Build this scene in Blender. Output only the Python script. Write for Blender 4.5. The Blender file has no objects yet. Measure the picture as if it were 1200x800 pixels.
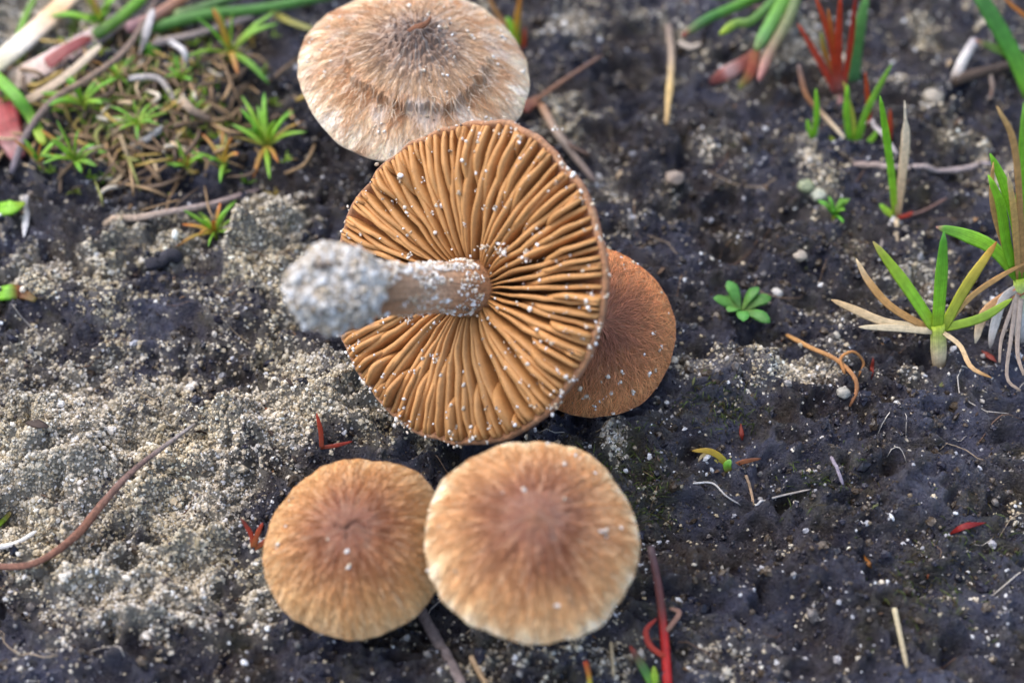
import bpy, math, random
import numpy as np
from mathutils import Matrix, Vector

S = 0.01                       # every length below is in centimetres; meshes are written in metres
rng = np.random.default_rng(7)
random.seed(7)
sc = bpy.context.scene
col = sc.collection
R_ = math.radians

# ------------------------------------------------------------------ camera, sky, sun, exposure
ELEV, DIST, LENS = 52.0, 20.0, 60.0
ce, se = math.cos(R_(ELEV)), math.sin(R_(ELEV))
CAM = np.array([0.0, -DIST*ce, DIST*se])
AX = np.array([1.0, 0, 0]); AU = np.array([0, se, ce]); AF = np.array([0, ce, -se])
cd = bpy.data.cameras.new('camera'); cam = bpy.data.objects.new('camera', cd); col.objects.link(cam)
cam.location = CAM*S; cam.rotation_euler = (R_(90-ELEV), 0, 0)
cd.lens = LENS; cd.sensor_width = 36; cd.clip_start = 0.005; cd.clip_end = 50
cd.dof.use_dof = True; cd.dof.focus_distance = 0.189; cd.dof.aperture_fstop = 14; cd.dof.aperture_blades = 0
sc.camera = cam

SUN = np.array([-0.45, 0.30, 0.84]); SUN /= np.linalg.norm(SUN)
world = bpy.data.worlds.new('World'); sc.world = world; world.use_nodes = True
wn = world.node_tree; wn.nodes.clear()
sky = wn.nodes.new('ShaderNodeTexSky'); sky.sky_type = 'NISHITA'; sky.sun_disc = False
sky.sun_elevation = math.asin(SUN[2]); sky.sun_rotation = math.atan2(SUN[0], SUN[1])
sky.air_density = 1.0; sky.dust_density = 2.5; sky.ozone_density = 1.0
bg = wn.nodes.new('ShaderNodeBackground'); bg.inputs[1].default_value = 0.15
wo = wn.nodes.new('ShaderNodeOutputWorld')
wn.links.new(sky.outputs[0], bg.inputs[0]); wn.links.new(bg.outputs[0], wo.inputs[0])
sd = bpy.data.lights.new('sun', 'SUN'); sd.energy = 0.9; sd.angle = R_(95); sd.color = (1.0, 0.97, 0.925)
sun = bpy.data.objects.new('sun', sd); col.objects.link(sun)
sun.rotation_euler = Vector((-SUN).tolist()).to_track_quat('-Z', 'Y').to_euler(); sun.location = (-0.3, 0.2, 0.6)

sc.view_settings.view_transform = 'Standard'; sc.view_settings.look = 'None'
sc.view_settings.gamma = 1.0; sc.view_settings.use_curve_mapping = False
sc.view_settings.exposure = 1.63
sc.render.engine = 'CYCLES'; sc.cycles.use_denoising = True
sc.cycles.max_bounces = 6; sc.cycles.diffuse_bounces = 3; sc.cycles.transmission_bounces = 4

# ------------------------------------------------------------------ noise
_p = np.random.default_rng(3).permutation(256); PERM = np.concatenate([_p, _p, _p])
_g = np.random.default_rng(4).normal(size=(256, 3)); GRAD = _g/np.linalg.norm(_g, axis=1, keepdims=True)
def perlin(x, y, z):
    x, y, z = np.broadcast_arrays(np.asarray(x, float), np.asarray(y, float), np.asarray(z, float))
    xi, yi, zi = np.floor(x), np.floor(y), np.floor(z)
    xf, yf, zf = x-xi, y-yi, z-zi
    X, Y, Z = xi.astype(int) & 255, yi.astype(int) & 255, zi.astype(int) & 255
    f = lambda t: t*t*t*(t*(t*6-15)+10)
    u, v, w = f(xf), f(yf), f(zf)
    def g(i, j, k):
        gr = GRAD[PERM[PERM[PERM[X+i]+Y+j]+Z+k] & 255]
        return gr[..., 0]*(xf-i)+gr[..., 1]*(yf-j)+gr[..., 2]*(zf-k)
    l = lambda a, b, t: a+(b-a)*t
    return 1.5*l(l(l(g(0,0,0), g(1,0,0), u), l(g(0,1,0), g(1,1,0), u), v),
                 l(l(g(0,0,1), g(1,0,1), u), l(g(0,1,1), g(1,1,1), u), v), w)
def fbm(x, y, z, n=4, gain=.5):
    s = 0; a = 1; f = 1
    for i in range(n):
        s = s+a*perlin(x*f+13.7*i, y*f+5.1*i, z*f+9.3*i); a *= gain; f *= 2.03
    return s
def sstep(a, b, x):
    t = np.clip((x-a)/(b-a), 0, 1); return t*t*(3-2*t)
def lin(*c):
    c = np.array(c, float)/255
    return np.where(c < .04045, c/12.92, ((c+.055)/1.055)**2.4)

# ------------------------------------------------------------------ pixels of the photograph -> points of the place
def ray(px, py):
    return AF + AX*((px-600)/1200*36/LENS) - AU*((py-400)/1200*36/LENS)
def G0(px, py, z=0.0):
    d = ray(px, py); return CAM + d*((z-CAM[2])/d[2])
def W(px, py, depth): return CAM + ray(px, py)*depth

# sand patches: px, py, half-width, half-height (px), strength
SANDP = [(60,520,110,80,1.25),(40,600,95,55,1.2),(150,470,130,60,.62),(290,499,70,34,1.4),(240,420,130,60,.52),(100,400,130,70,.45),
 (200,300,160,60,.55),(306,285,52,42,1.5),(60,330,90,50,.5),(205,590,85,65,1.1),(165,685,75,45,1.4),(305,690,32,45,.8),
 (420,485,70,40,.75),(345,420,70,60,.5),(480,512,60,22,.6),(900,430,90,26,.52),(720,515,16,32,.75),(690,765,110,40,.5),(860,765,90,40,.3),
 (1060,310,90,45,.30),(700,140,90,60,.30),(650,30,70,40,.36),(880,60,160,60,.28),(1040,60,120,60,.26),(940,190,110,60,.24),(1120,180,90,70,.36),(1000,90,120,60,.28),(1150,30,80,60,.32),
 (800,430,40,20,.3),(980,380,40,30,.25),(1100,440,60,25,.3),(20,770,60,40,.35),(760,20,80,30,.4)]
MOSSP = [(735,545,55,40,1),(830,482,60,25,.6),(1150,650,80,50,.7),(960,570,60,30,.5),(860,480,40,25,.5),(760,590,40,30,.8),(120,130,140,70,.4),(1080,700,60,50,.6)]
def blobs(P):
    out = []
    for px, py, a, b, s in P:
        c = G0(px, py); sc_ = np.linalg.norm(c-CAM)*.0005
        out.append((c[0], c[1], a*sc_, b*sc_/se, s))
    return out
SB, MB_ = blobs(SANDP), blobs(MOSSP)
def blobsum(B, x, y):
    m = np.zeros(np.shape(x))
    for cx, cy, a, b, s in B:
        m = np.maximum(m, s*np.exp(-(((x-cx)/a)**2+((y-cy)/b)**2)*.9))
    return m
def sandmask(x, y):
    far = np.sqrt(x*x+y*y)
    m = blobsum(SB, x, y)
    m = np.maximum(m, .55*sstep(6.5, 9, far)*(x < 2))
    return m + (.34+.21*sstep(.25, .6, m))*fbm(x*1.15, y*1.15, 2.2, 5, .66) - .07
c_up = G0(140, 130)
LUMPS = [(G0(300,292), .28, .2, .52), (G0(328,268), .2, .17, .42), (G0(270,308), .3, .2, .25), (G0(290,505), .55, .26, .30), (G0(255,500), .25, .2, .15), (G0(150,640), .6, .25, -.2), (G0(30,560), .5, .3, .25), (G0(110,560), .4, .3, .2), (G0(380,450), .4, .3, .25), (G0(900,438), .7, .22, .15), (G0(940,300), .7, .3, .2), (G0(1080,560), 1., .3, .2), (G0(900,620), .6, .3, -.22), (G0(1010,610), .8, .4, .18), (G0(800,620), .7, .4, -.18), (G0(960,700), .5, .3, .2), (G0(1130,720), .5, .3, .2), (G0(820,180), .5, .4, .25), (G0(880,240), .5, .25, -.2), (G0(200,640), .4, .25, .2), (G0(230,740), .5, .3, .16), (G0(90,480), .4, .2, .2), (G0(775,455), .45, .35, -.3), (G0(1100,436), .28, .22, .14), (G0(1194,408), .3, .22, .14), (G0(60,520), .9, .6, .25), (G0(170,690), .5, .3, .16),
         (G0(690,300), 1.3, .8, .12), (G0(980,330), 1.6, .5, .16), (G0(860,350), .9, .4, -.14), (G0(800,450), 1.0, .4, .14), (G0(1000,520), 1.2, .5, .12),
         (G0(240,370), .9, .4, .14), (G0(60,420), .8, .4, -.16), (G0(130,470), .5, .25, -.18), (G0(230,520), .5, .3, -.14), (G0(470,470), 1.0, .6, .18),
         (G0(700,480), .8, .45, -.28), (G0(830,400), .8, .3, -.1), (G0(750,90), .5, .4, -.2), (G0(1150,420), .8, .3, .12), (G0(560,560), .9, .6, -.12)]
def H(x, y):
    x = np.asarray(x, float); y = np.asarray(y, float)
    wx = .35*fbm(x*.6, y*.6, 7.7, 3); wy = .35*fbm(x*.6, y*.6, 3.3, 3)
    h = .16*fbm((x+wx)*.42, (y+wy)*.42, 1.1, 3)
    rd = 1-np.abs(fbm((x+wx)*1.15+.35*y, (y+wy)*1.9, 5.5, 4, .55))         # crusty ridges of the dark soil
    h = h + .27*(rd**3-.45)
    s = sstep(.18, .62, sandmask(x, y))
    cr = np.abs(perlin(x*2.6+wx*2, y*2.6, 8.1))+.6*np.abs(perlin(x*5.2, y*5.2+wy*2, 4.4))+.2*np.abs(perlin(x*11, y*11, 1.4))
    bl = np.abs(fbm(x*1.35+wx, y*1.7+wy, 21.0, 2, .5))
    h = h + s*(.09+.17*(cr-.35)+.36*(bl-.3)) + (1-s)*(.06*fbm(x*2.6+wx*2, y*4.0+wy*2, 9.1, 3, .5)+.10*(.4-np.abs(perlin(x*1.1+wx*3, y*2.0+wy*3, 17.)))) + (.016+.006*(1-s))*fbm(x*8, y*9, 2.9, 3, .6)
    pits = sstep(.42, .75, fbm(x*1.6+4, y*1.6, 6.2, 3)); h = h - .24*pits
    for c, a, b, z in LUMPS:
        h = h + z*np.exp(-(((x-c[0])/a)**2+((y-c[1])/b)**2))
    h = h + .35*np.exp(-(((x-c_up[0])/2.2)**2+((y-c_up[1])/1.6)**2))
    far = np.sqrt(x*x+y*y)
    return h + sstep(12, 60, far)*1.2*fbm(x*.05, y*.05, .3, 3)
H_exact = H
def axis(lo, hi, st, out):
    core = np.arange(lo, hi+st/2, st); g = []; s_, p = st, hi
    while p < out: s_ *= 1.10; p += s_; g.append(p)
    g2 = []; s_, p = st, lo
    while p > -out: s_ *= 1.10; p -= s_; g2.append(p)
    return np.concatenate([g2[::-1], core, g])
gx, gy = axis(-8.8, 8.8, .032, 300), axis(-5.6, 9.4, .032, 300)
XX, YY = np.meshgrid(gx, gy); nx, ny = len(gx), len(gy)
ZZ = H_exact(XX, YY)
def H(x, y):                     # the ground sheet itself, read back between its vertices
    x = np.asarray(x, float); y = np.asarray(y, float)
    i = np.clip(np.searchsorted(gx, x)-1, 0, nx-2); j = np.clip(np.searchsorted(gy, y)-1, 0, ny-2)
    u = (x-gx[i])/(gx[i+1]-gx[i]); v = (y-gy[j])/(gy[j+1]-gy[j])
    return (ZZ[j, i]*(1-u)+ZZ[j, i+1]*u)*(1-v)+(ZZ[j+1, i]*(1-u)+ZZ[j+1, i+1]*u)*v
def G(px, py, dz=0.0):
    p = G0(px, py, 0)
    for _ in range(14):
        z = float(H(p[0], p[1]))+dz
        p = .5*p+.5*G0(px, py, z)
    p[2] = float(H(p[0], p[1]))+dz
    return p

# ------------------------------------------------------------------ mesh helpers
def tag(o, label=None, cat=None, group=None, kind=None):
    if label: o['label'] = label
    if cat: o['category'] = cat
    if group: o['group'] = group
    if kind: o['kind'] = kind
    return o
def mk_mesh(name, V, F, mat, cols=None, pol=None, smooth=True):
    V = np.asarray(V, np.float64)*S
    me = bpy.data.meshes.new(name)
    if isinstance(F, np.ndarray):
        n, k = F.shape
        me.vertices.add(len(V)); me.vertices.foreach_set('co', V.astype(np.float32).ravel())
        me.loops.add(n*k); me.loops.foreach_set('vertex_index', F.astype(np.int32).ravel())
        me.polygons.add(n); me.polygons.foreach_set('loop_start', np.arange(0, n*k, k, dtype=np.int32))
        me.update(calc_edges=True)
    else:
        me.from_pydata(V.tolist(), [], F)
    if smooth: me.polygons.foreach_set('use_smooth', np.ones(len(me.polygons), bool))
    if cols is not None:
        cols = np.asarray(cols, float)
        if cols.ndim == 1: cols = np.tile(cols, (len(V), 1))
        a = me.attributes.new('Col', 'FLOAT_COLOR', 'POINT')
        a.data.foreach_set('color', np.concatenate([cols[:, :3], np.ones((len(V), 1))], 1).astype(np.float32).ravel())
    if pol is not None:
        a = me.attributes.new('pol', 'FLOAT_VECTOR', 'POINT'); a.data.foreach_set('vector', np.asarray(pol, np.float32).ravel())
    me.materials.append(mat); me.validate()
    return me
def obj(name, V, F, mat, parent=None, cols=None, pol=None, smooth=True, origin=None):
    """V in world centimetres; the object's origin is its parent's origin, or the given one."""
    V = np.asarray(V, float)
    if pol is None and len(V) == len(TPOL): pol = TPOL
    if parent is not None: o0 = np.array(parent['_o'])
    else: o0 = np.asarray(origin if origin is not None else V[V[:, 2].argmin()], float)
    o = bpy.data.objects.new(name, mk_mesh(name, V-o0, F, mat, cols, pol, smooth)); col.objects.link(o)
    if parent is not None: o.parent = parent
    else: o.location = o0*S
    o['_o'] = o0.tolist()
    return o
def empty(name, p, label, cat, group=None):
    o = bpy.data.objects.new(name, None); col.objects.link(o); o.location = np.asarray(p)*S
    o.empty_display_size = .005; o['_o'] = [float(v) for v in p]
    return tag(o, label, cat, group)
def crom(P, n):
    P = np.asarray(P, float)
    if len(P) == 2: P = np.array([P[0], (P[0]+P[1])/2, P[1]])
    Q = np.vstack([2*P[0]-P[1], P, 2*P[-1]-P[-2]]); m = len(P)-1
    out = []
    for t in np.linspace(0, m, n):
        i = min(int(t), m-1); f = t-i; a, b, c, d = Q[i:i+4]
        out.append(.5*(2*b+(c-a)*f+(2*a-5*b+4*c-d)*f*f+(3*b-a-3*c+d)*f**3))
    return np.array(out)
def tube(P, rad, sides=7, flat=1.0, nrm=(0, -.6, .8), fold=0.0):
    P = np.asarray(P, float); n = len(P); rad = np.broadcast_to(rad, (n,))
    T = np.gradient(P, axis=0); T /= np.linalg.norm(T, axis=1, keepdims=True)+1e-12
    N = np.array(nrm, float); Bv = np.cross(T, N)
    bad = np.linalg.norm(Bv, axis=1) < .15; Bv[bad] = np.cross(T[bad], [1, .3, .2]); Bv /= np.linalg.norm(Bv, axis=1, keepdims=True)
    N2 = np.cross(Bv, T)
    a = np.linspace(0, 2*math.pi, sides, endpoint=False)
    c, s_ = np.cos(a), np.sin(a)
    V = P[:, None]+rad[:, None, None]*(c[None, :, None]*Bv[:, None]+(flat*s_+fold*np.abs(c))[None, :, None]*N2[:, None])
    global TPOL
    ln = np.concatenate([[0], np.cumsum(np.linalg.norm(np.diff(P, axis=0), axis=1))])
    TPOL = np.stack(np.broadcast_arrays(c[None], s_[None], ln[:, None]), -1).reshape(-1, 3); TPOL = np.vstack([TPOL, [0, 0, 0], [0, 0, ln[-1]]])
    V = V.reshape(-1, 3); F = []
    for i in range(n-1):
        for j in range(sides):
            k = (j+1) % sides; F.append((i*sides+j, i*sides+k, (i+1)*sides+k, (i+1)*sides+j))
    V = np.vstack([V, P[0], P[-1]]); A, B_ = len(V)-2, len(V)-1
    for j in range(sides):
        k = (j+1) % sides; F.append((A, k, j)); F.append((B_, (n-1)*sides+j, (n-1)*sides+k))
    return V, F
def gradcols(stops, t):
    ts = np.array([s[0] for s in stops]); cs = np.array([s[1] for s in stops])
    return np.stack([np.interp(t, ts, cs[:, k]) for k in range(3)], -1)
_ico = None
TPOL = np.zeros((0, 3))
def ico():
    global _ico
    if _ico is None:
        import bmesh
        b = bmesh.new(); bmesh.ops.create_icosphere(b, subdivisions=2, radius=1.0); b.verts.ensure_lookup_table()
        _ico = (np.array([v.co[:] for v in b.verts]), np.array([[v.index for v in f.verts] for f in b.faces])); b.free()
    return _ico
def grain_mesh(P, r, seed=0):
    """loose sand grains as closed, irregular little solids, joined"""
    g = np.random.default_rng(seed); IV, IF = ico(); n = len(P); r = np.asarray(r)
    q = g.normal(size=(n, 4)); q /= np.linalg.norm(q, axis=1, keepdims=True); w, x, y, z = q.T
    M = np.stack([1-2*(y*y+z*z), 2*(x*y-z*w), 2*(x*z+y*w), 2*(x*y+z*w), 1-2*(x*x+z*z), 2*(y*z-x*w), 2*(x*z-y*w), 2*(y*z+x*w), 1-2*(x*x+y*y)], -1).reshape(n, 3, 3)
    sc3 = g.uniform(.55, 1.35, (n, 1, 3)); V = IV[None]*(1+g.normal(0, .15, (n, len(IV), 1)))*sc3
    V = np.einsum('nij,nkj->nki', M, V)*r[:, None, None]+P[:, None]
    F = (IF[None]+(np.arange(n)*len(IV))[:, None, None]).reshape(-1, 3)
    t = g.random(n)
    pal = np.array([lin(240,234,224), lin(228,216,198), lin(212,194,166), lin(248,246,242), lin(186,166,140), lin(126,108,92)])
    c = pal[g.choice(6, n, p=[.28,.24,.18,.16,.10,.04])]*g.uniform(.85, 1.05, (n, 1))
    return V.reshape(-1, 3), F, np.repeat(c, len(IV), 0)

# ------------------------------------------------------------------ materials
def new_mat(name):
    m = bpy.data.materials.new(name); m.use_nodes = True; nt = m.node_tree
    b = nt.nodes['Principled BSDF']; return m, nt, b
def nd(nt, t, **kw):
    n = nt.nodes.new(t)
    for k, v in kw.items():
        if k.startswith('i_'):
            key = k[2:]; n.inputs[int(key) if key.isdigit() else key.replace('_', ' ')].default_value = v
        else: setattr(n, k, v)
    return n
def coords(nt, scale, attr=None):
    if attr: s = nd(nt, 'ShaderNodeAttribute', attribute_name=attr).outputs['Vector']
    else: s = nd(nt, 'ShaderNodeTexCoord').outputs['Object']
    mp = nd(nt, 'ShaderNodeMapping'); mp.inputs['Scale'].default_value = scale if hasattr(scale, '__len__') else (scale,)*3
    nt.links.new(s, mp.inputs['Vector']); return mp.outputs[0]
def noise(nt, vec, scale, detail=4, rough=.55):
    n = nd(nt, 'ShaderNodeTexNoise'); n.inputs['Scale'].default_value = scale; n.inputs['Detail'].default_value = detail; n.inputs['Roughness'].default_value = rough
    nt.links.new(vec, n.inputs['Vector']); return n.outputs['Fac']
def mrange(nt, v, a, b, c, d):
    n = nd(nt, 'ShaderNodeMapRange'); nt.links.new(v, n.inputs[0])
    for i, q in enumerate((a, b, c, d)): n.inputs[i+1].default_value = q
    return n.outputs[0]
def mixc(nt, f, a, b, mode='MIX'):
    n = nd(nt, 'ShaderNodeMix', data_type='RGBA', blend_type=mode)
    for s, i in ((f, 0), (a, 6), (b, 7)):
        if isinstance(s, (int, float)): n.inputs[i].default_value = s
        elif isinstance(s, (tuple, list, np.ndarray)): n.inputs[i].default_value = (*[float(x) for x in s][:3], 1)
        else: nt.links.new(s, n.inputs[i])
    return n.outputs[2]
def bump(nt, b, h, strength, dist):
    n = nd(nt, 'ShaderNodeBump'); n.inputs['Strength'].default_value = strength; n.inputs['Distance'].default_value = dist*S
    nt.links.new(h, n.inputs['Height']); nt.links.new(n.outputs[0], b.inputs['Normal']); return n
def scale_col(nt, c, f):
    """multiply a colour by a scalar socket"""
    n = nd(nt, 'ShaderNodeVectorMath', operation='SCALE'); nt.links.new(c, n.inputs[0]); nt.links.new(f, n.inputs[3]); return n.outputs[0]
def vcol(nt): return nd(nt, 'ShaderNodeAttribute', attribute_name='Col').outputs['Color']

def mat_cap(name, lo=.62, hi=1.3, fibre=30, bstr=.6, pale=(.62,.50,.36), palef=.35):
    m, nt, b = new_mat(name)
    c1 = coords(nt, (fibre, fibre, 9.0), 'pol'); n1 = noise(nt, c1, 1.0, 5, .65)
    c2 = coords(nt, (fibre*.34, fibre*.34, 5.0), 'pol'); n2 = noise(nt, c2, 1.0, 4, .6)
    c3 = coords(nt, 100); n3 = noise(nt, c3, 22, 4, .7)
    c = scale_col(nt, vcol(nt), mrange(nt, n1, .3, .7, lo, hi))
    c = mixc(nt, mrange(nt, n2, .48, .72, 0, palef), c, pale)
    c = scale_col(nt, c, mrange(nt, n3, .3, .7, .8, 1.18))
    nt.links.new(c, b.inputs['Base Color']); b.inputs['Roughness'].default_value = .62; b.inputs['Specular IOR Level'].default_value = .35
    b.inputs['Sheen Weight'].default_value = .12
    add = nd(nt, 'ShaderNodeMath', operation='ADD'); nt.links.new(n1, add.inputs[0]); nt.links.new(n3, add.inputs[1])
    bump(nt, b, add.outputs[0], bstr, .035)
    return m
M_capwarm = mat_cap('cap_skin_tan', .68, 1.26, 52, .7, (.60,.45,.29), .35)
M_cappale = mat_cap('cap_skin_pale', .72, 1.2, 42, .8, (.76,.67,.56), .5)
M_capdark = mat_cap('cap_skin_rust', .6, 1.3, 40, .7, (.55,.36,.2), .25)

m, nt, b = new_mat('gill'); M_gill = m
c3 = coords(nt, 100); n3 = noise(nt, c3, 9, 5, .6); n4 = noise(nt, c3, 60, 3, .6)
c = scale_col(nt, vcol(nt), mrange(nt, n3, .3, .7, .84, 1.14)); c = scale_col(nt, c, mrange(nt, n4, .3, .7, .9, 1.1))
nt.links.new(c, b.inputs['Base Color']); b.inputs['Roughness'].default_value = .6; b.inputs['Specular IOR Level'].default_value = .3
tr = nd(nt, 'ShaderNodeBsdfTranslucent'); nt.links.new(c, tr.inputs[0])
mx = nd(nt, 'ShaderNodeMixShader'); mx.inputs[0].default_value = .12
nt.links.new(b.outputs[0], mx.inputs[1]); nt.links.new(tr.outputs[0], mx.inputs[2]); nt.links.new(mx.outputs[0], nt.nodes['Material Output'].inputs[0])
bump(nt, b, n4, .3, .012)

def mat_plain(name, rough=.6, var=.25, scale=14, bs=.4, trans=0.0, spec=.4, stretch=(1,1,1), bd=.02, vein=0.0):
    m, nt, b = new_mat(name)
    c3 = coords(nt, tuple(100*s for s in stretch)); n3 = noise(nt, c3, scale, 5, .65)
    c = scale_col(nt, vcol(nt), mrange(nt, n3, .3, .7, 1-var, 1+var))
    if vein:                              # streaks running along the blade
        nv = noise(nt, coords(nt, (5.5, 5.5, 1.1), 'pol'), 1.0, 4, .65); c = scale_col(nt, c, mrange(nt, nv, .3, .7, 1-vein, 1+vein*.8))
        ad = nd(nt, 'ShaderNodeMath', operation='ADD'); nt.links.new(n3, ad.inputs[0]); nt.links.new(nv, ad.inputs[1]); n3 = ad.outputs[0]
    nt.links.new(c, b.inputs['Base Color']); b.inputs['Roughness'].default_value = rough; b.inputs['Specular IOR Level'].default_value = spec
    if bs: bump(nt, b, n3, bs, bd)
    if trans:
        tr = nd(nt, 'ShaderNodeBsdfTranslucent'); nt.links.new(c, tr.inputs[0])
        mx = nd(nt, 'ShaderNodeMixShader'); mx.inputs[0].default_value = trans
        nt.links.new(b.outputs[0], mx.inputs[1]); nt.links.new(tr.outputs[0], mx.inputs[2]); nt.links.new(mx.outputs[0], nt.nodes['Material Output'].inputs[0])
    return m
M_leaf = mat_plain('leaf', .42, .2, 10, .4, .42, .45, vein=.28)
M_dry = mat_plain('dry_plant', .65, .24, 16, .6, .12, .3, vein=.24)
M_wood = mat_plain('bark', .7, .4, 18, .8, 0, .3, bd=.04, vein=.35)
M_stem = mat_plain('stem_flesh', .75, .35, 20, .9, .05, .3, bd=.05, vein=.3)
M_fibril = mat_plain('fibril', .6, .1, 10, 0, .3, .4)
M_grain = mat_plain('quartz_grain', .22, .12, 30, 0, .30, .6)
M_pebble = mat_plain('pebble_stone', .5, .25, 20, .4, .1, .5)

m, nt, b = new_mat('scattered_grain'); M_grain_i = m
at = nd(nt, 'ShaderNodeAttribute', attribute_name='tone'); at.attribute_type = 'INSTANCER'
nt.links.new(at.outputs['Color'], b.inputs['Base Color']); b.inputs['Roughness'].default_value = .26; b.inputs['Specular IOR Level'].default_value = .55
tr = nd(nt, 'ShaderNodeBsdfTranslucent'); nt.links.new(at.outputs['Color'], tr.inputs[0])
mx = nd(nt, 'ShaderNodeMixShader'); mx.inputs[0].default_value = .42
nt.links.new(b.outputs[0], mx.inputs[1]); nt.links.new(tr.outputs[0], mx.inputs[2]); nt.links.new(mx.outputs[0], nt.nodes['Material Output'].inputs[0])

m, nt, b = new_mat('soil'); M_soil = m
c3 = coords(nt, 100); n1 = noise(nt, c3, 1.3, 6, .65); n2 = noise(nt, c3, 7, 6, .7); n3 = noise(nt, c3, 28, 6, .75)
n0 = noise(nt, c3, .55, 5, .6); nb = noise(nt, c3, 2.6, 5, .65)
dark = mixc(nt, mrange(nt, n1, .40, .64, 0, 1), tuple(lin(45,44,58)), tuple(lin(76,62,48)))
dark = mixc(nt, mrange(nt, n0, .44, .62, 0, .8), dark, tuple(lin(92,93,112)))
dark = mixc(nt, mrange(nt, nb, .52, .70, 0, .8), dark, tuple(lin(27,24,26)))
no = noise(nt, c3, 1.7, 6, .7)
dark = mixc(nt, mrange(nt, no, .54, .68, 0, .55), dark, tuple(lin(92,84,48)))
dark = scale_col(nt, dark, mrange(nt, n3, .32, .68, .5, 1.65))
dark = mixc(nt, mrange(nt, n2, .55, .75, 0, .6), dark, tuple(lin(108,101,99)))
at = nd(nt, 'ShaderNodeAttribute', attribute_name='Col'); sep = nd(nt, 'ShaderNodeSeparateColor'); nt.links.new(at.outputs['Color'], sep.inputs[0])
mossc = mixc(nt, mrange(nt, n3, .35, .65, 0, 1), tuple(lin(52,50,22)), tuple(lin(84,92,36)))
mul = nd(nt, 'ShaderNodeMath', operation='MULTIPLY'); nt.links.new(sep.outputs[1], mul.inputs[0]); nt.links.new(mrange(nt, n2, .4, .62, 0, .75), mul.inputs[1])
g1 = mixc(nt, mul.outputs[0], dark, mossc)
sandc = mixc(nt, mrange(nt, n3, .3, .7, 0, 1), tuple(lin(140,130,114)), tuple(lin(196,187,170)))
g2 = mixc(nt, sep.outputs[0], g1, sandc)
nt.links.new(g2, b.inputs['Base Color'])
nt.links.new(mrange(nt, n2, .3, .7, .16, .55), b.inputs['Roughness']); b.inputs['Specular IOR Level'].default_value = .6
add = nd(nt, 'ShaderNodeMath', operation='ADD'); nt.links.new(n3, add.inputs[0]); nt.links.new(n2, add.inputs[1])
bump(nt, b, add.outputs[0], 1.0, .15)

# ------------------------------------------------------------------ the ground
V = np.stack([XX, YY, ZZ], -1).reshape(-1, 3)
ii = (np.arange(ny-1)[:, None]*nx+np.arange(nx-1)[None]).ravel()
F = np.stack([ii, ii+1, ii+nx+1, ii+nx], 1)
sm = sstep(.08, .66, sandmask(XX, YY)+.12*fbm(XX*5, YY*5, 2, 2)).ravel()
mo = np.clip(blobsum(MB_, XX, YY)+.1*fbm(XX*2, YY*2, 1, 3), 0, 1).ravel()
ground = obj('ground', V, F, M_soil, cols=np.stack([sm, mo, 0*sm], 1), origin=(0, 0, 0))
tag(ground, 'dark humus soil with crumbly pale sand patches', kind='structure')

# loose sand: points scattered over the ground, each an irregular grain
def scatter(name, label, P, r, tone, seed):
    g = np.random.default_rng(seed)
    me = bpy.data.meshes.new(name); me.vertices.add(len(P)); me.vertices.foreach_set('co', (P*S).astype(np.float32).ravel())
    a = me.attributes.new('gs', 'FLOAT_VECTOR', 'POINT'); a.data.foreach_set('vector', (r[:, None]*S*g.uniform(.55, 1.4, (len(P), 3))).astype(np.float32).ravel())
    a = me.attributes.new('gr', 'FLOAT_VECTOR', 'POINT'); a.data.foreach_set('vector', g.uniform(0, 6.28, (len(P), 3)).astype(np.float32).ravel())
    a = me.attributes.new('tone', 'FLOAT_COLOR', 'POINT'); a.data.foreach_set('color', np.concatenate([tone, np.ones((len(P), 1))], 1).astype(np.float32).ravel())
    o = bpy.data.objects.new(name, me); col.objects.link(o); tag(o, label, 'sand', kind='stuff')
    ng = bpy.data.node_groups.new(name+'_nodes', 'GeometryNodeTree')
    ng.interface.new_socket('Geometry', in_out='INPUT', socket_type='NodeSocketGeometry'); ng.interface.new_socket('Geometry', in_out='OUTPUT', socket_type='NodeSocketGeometry')
    N = ng.nodes; L = ng.links
    gi, go = N.new('NodeGroupInput'), N.new('NodeGroupOutput')
    ic = N.new('GeometryNodeMeshIcoSphere'); ic.inputs['Radius'].default_value = 1; ic.inputs['Subdivisions'].default_value = 2
    sp = N.new('GeometryNodeSetPosition'); nz = N.new('ShaderNodeTexNoise'); nz.inputs['Scale'].default_value = 1.7
    vm = N.new('ShaderNodeVectorMath'); vm.operation = 'SUBTRACT'; vm.inputs[1].default_value = (.5, .5, .5)
    vs = N.new('ShaderNodeVectorMath'); vs.operation = 'SCALE'; vs.inputs[3].default_value = 1.9
    L.new(nz.outputs['Color'], vm.inputs[0]); L.new(vm.outputs[0], vs.inputs[0]); L.new(vs.outputs[0], sp.inputs['Offset']); L.new(ic.outputs['Mesh'], sp.inputs['Geometry'])
    sm_ = N.new('GeometryNodeSetMaterial'); sm_.inputs['Material'].default_value = M_grain_i; L.new(sp.outputs[0], sm_.inputs[0])
    ip = N.new('GeometryNodeInstanceOnPoints'); L.new(gi.outputs[0], ip.inputs['Points']); L.new(sm_.outputs[0], ip.inputs['Instance'])
    for nm, sk in (('gr', 'Rotation'), ('gs', 'Scale')):
        na = N.new('GeometryNodeInputNamedAttribute'); na.data_type = 'FLOAT_VECTOR'; na.inputs['Name'].default_value = nm
        L.new(na.outputs['Attribute'], ip.inputs[sk])
    L.new(ip.outputs[0], go.inputs[0])
    md = o.modifiers.new('grains', 'NODES'); md.node_group = ng; me.materials.append(M_grain_i)
    return o
SANDPAL = np.array([lin(208,199,181), lin(197,184,160), lin(219,212,200), lin(181,167,141), lin(236,233,228), lin(138,124,104), lin(80,73,72)])
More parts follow.
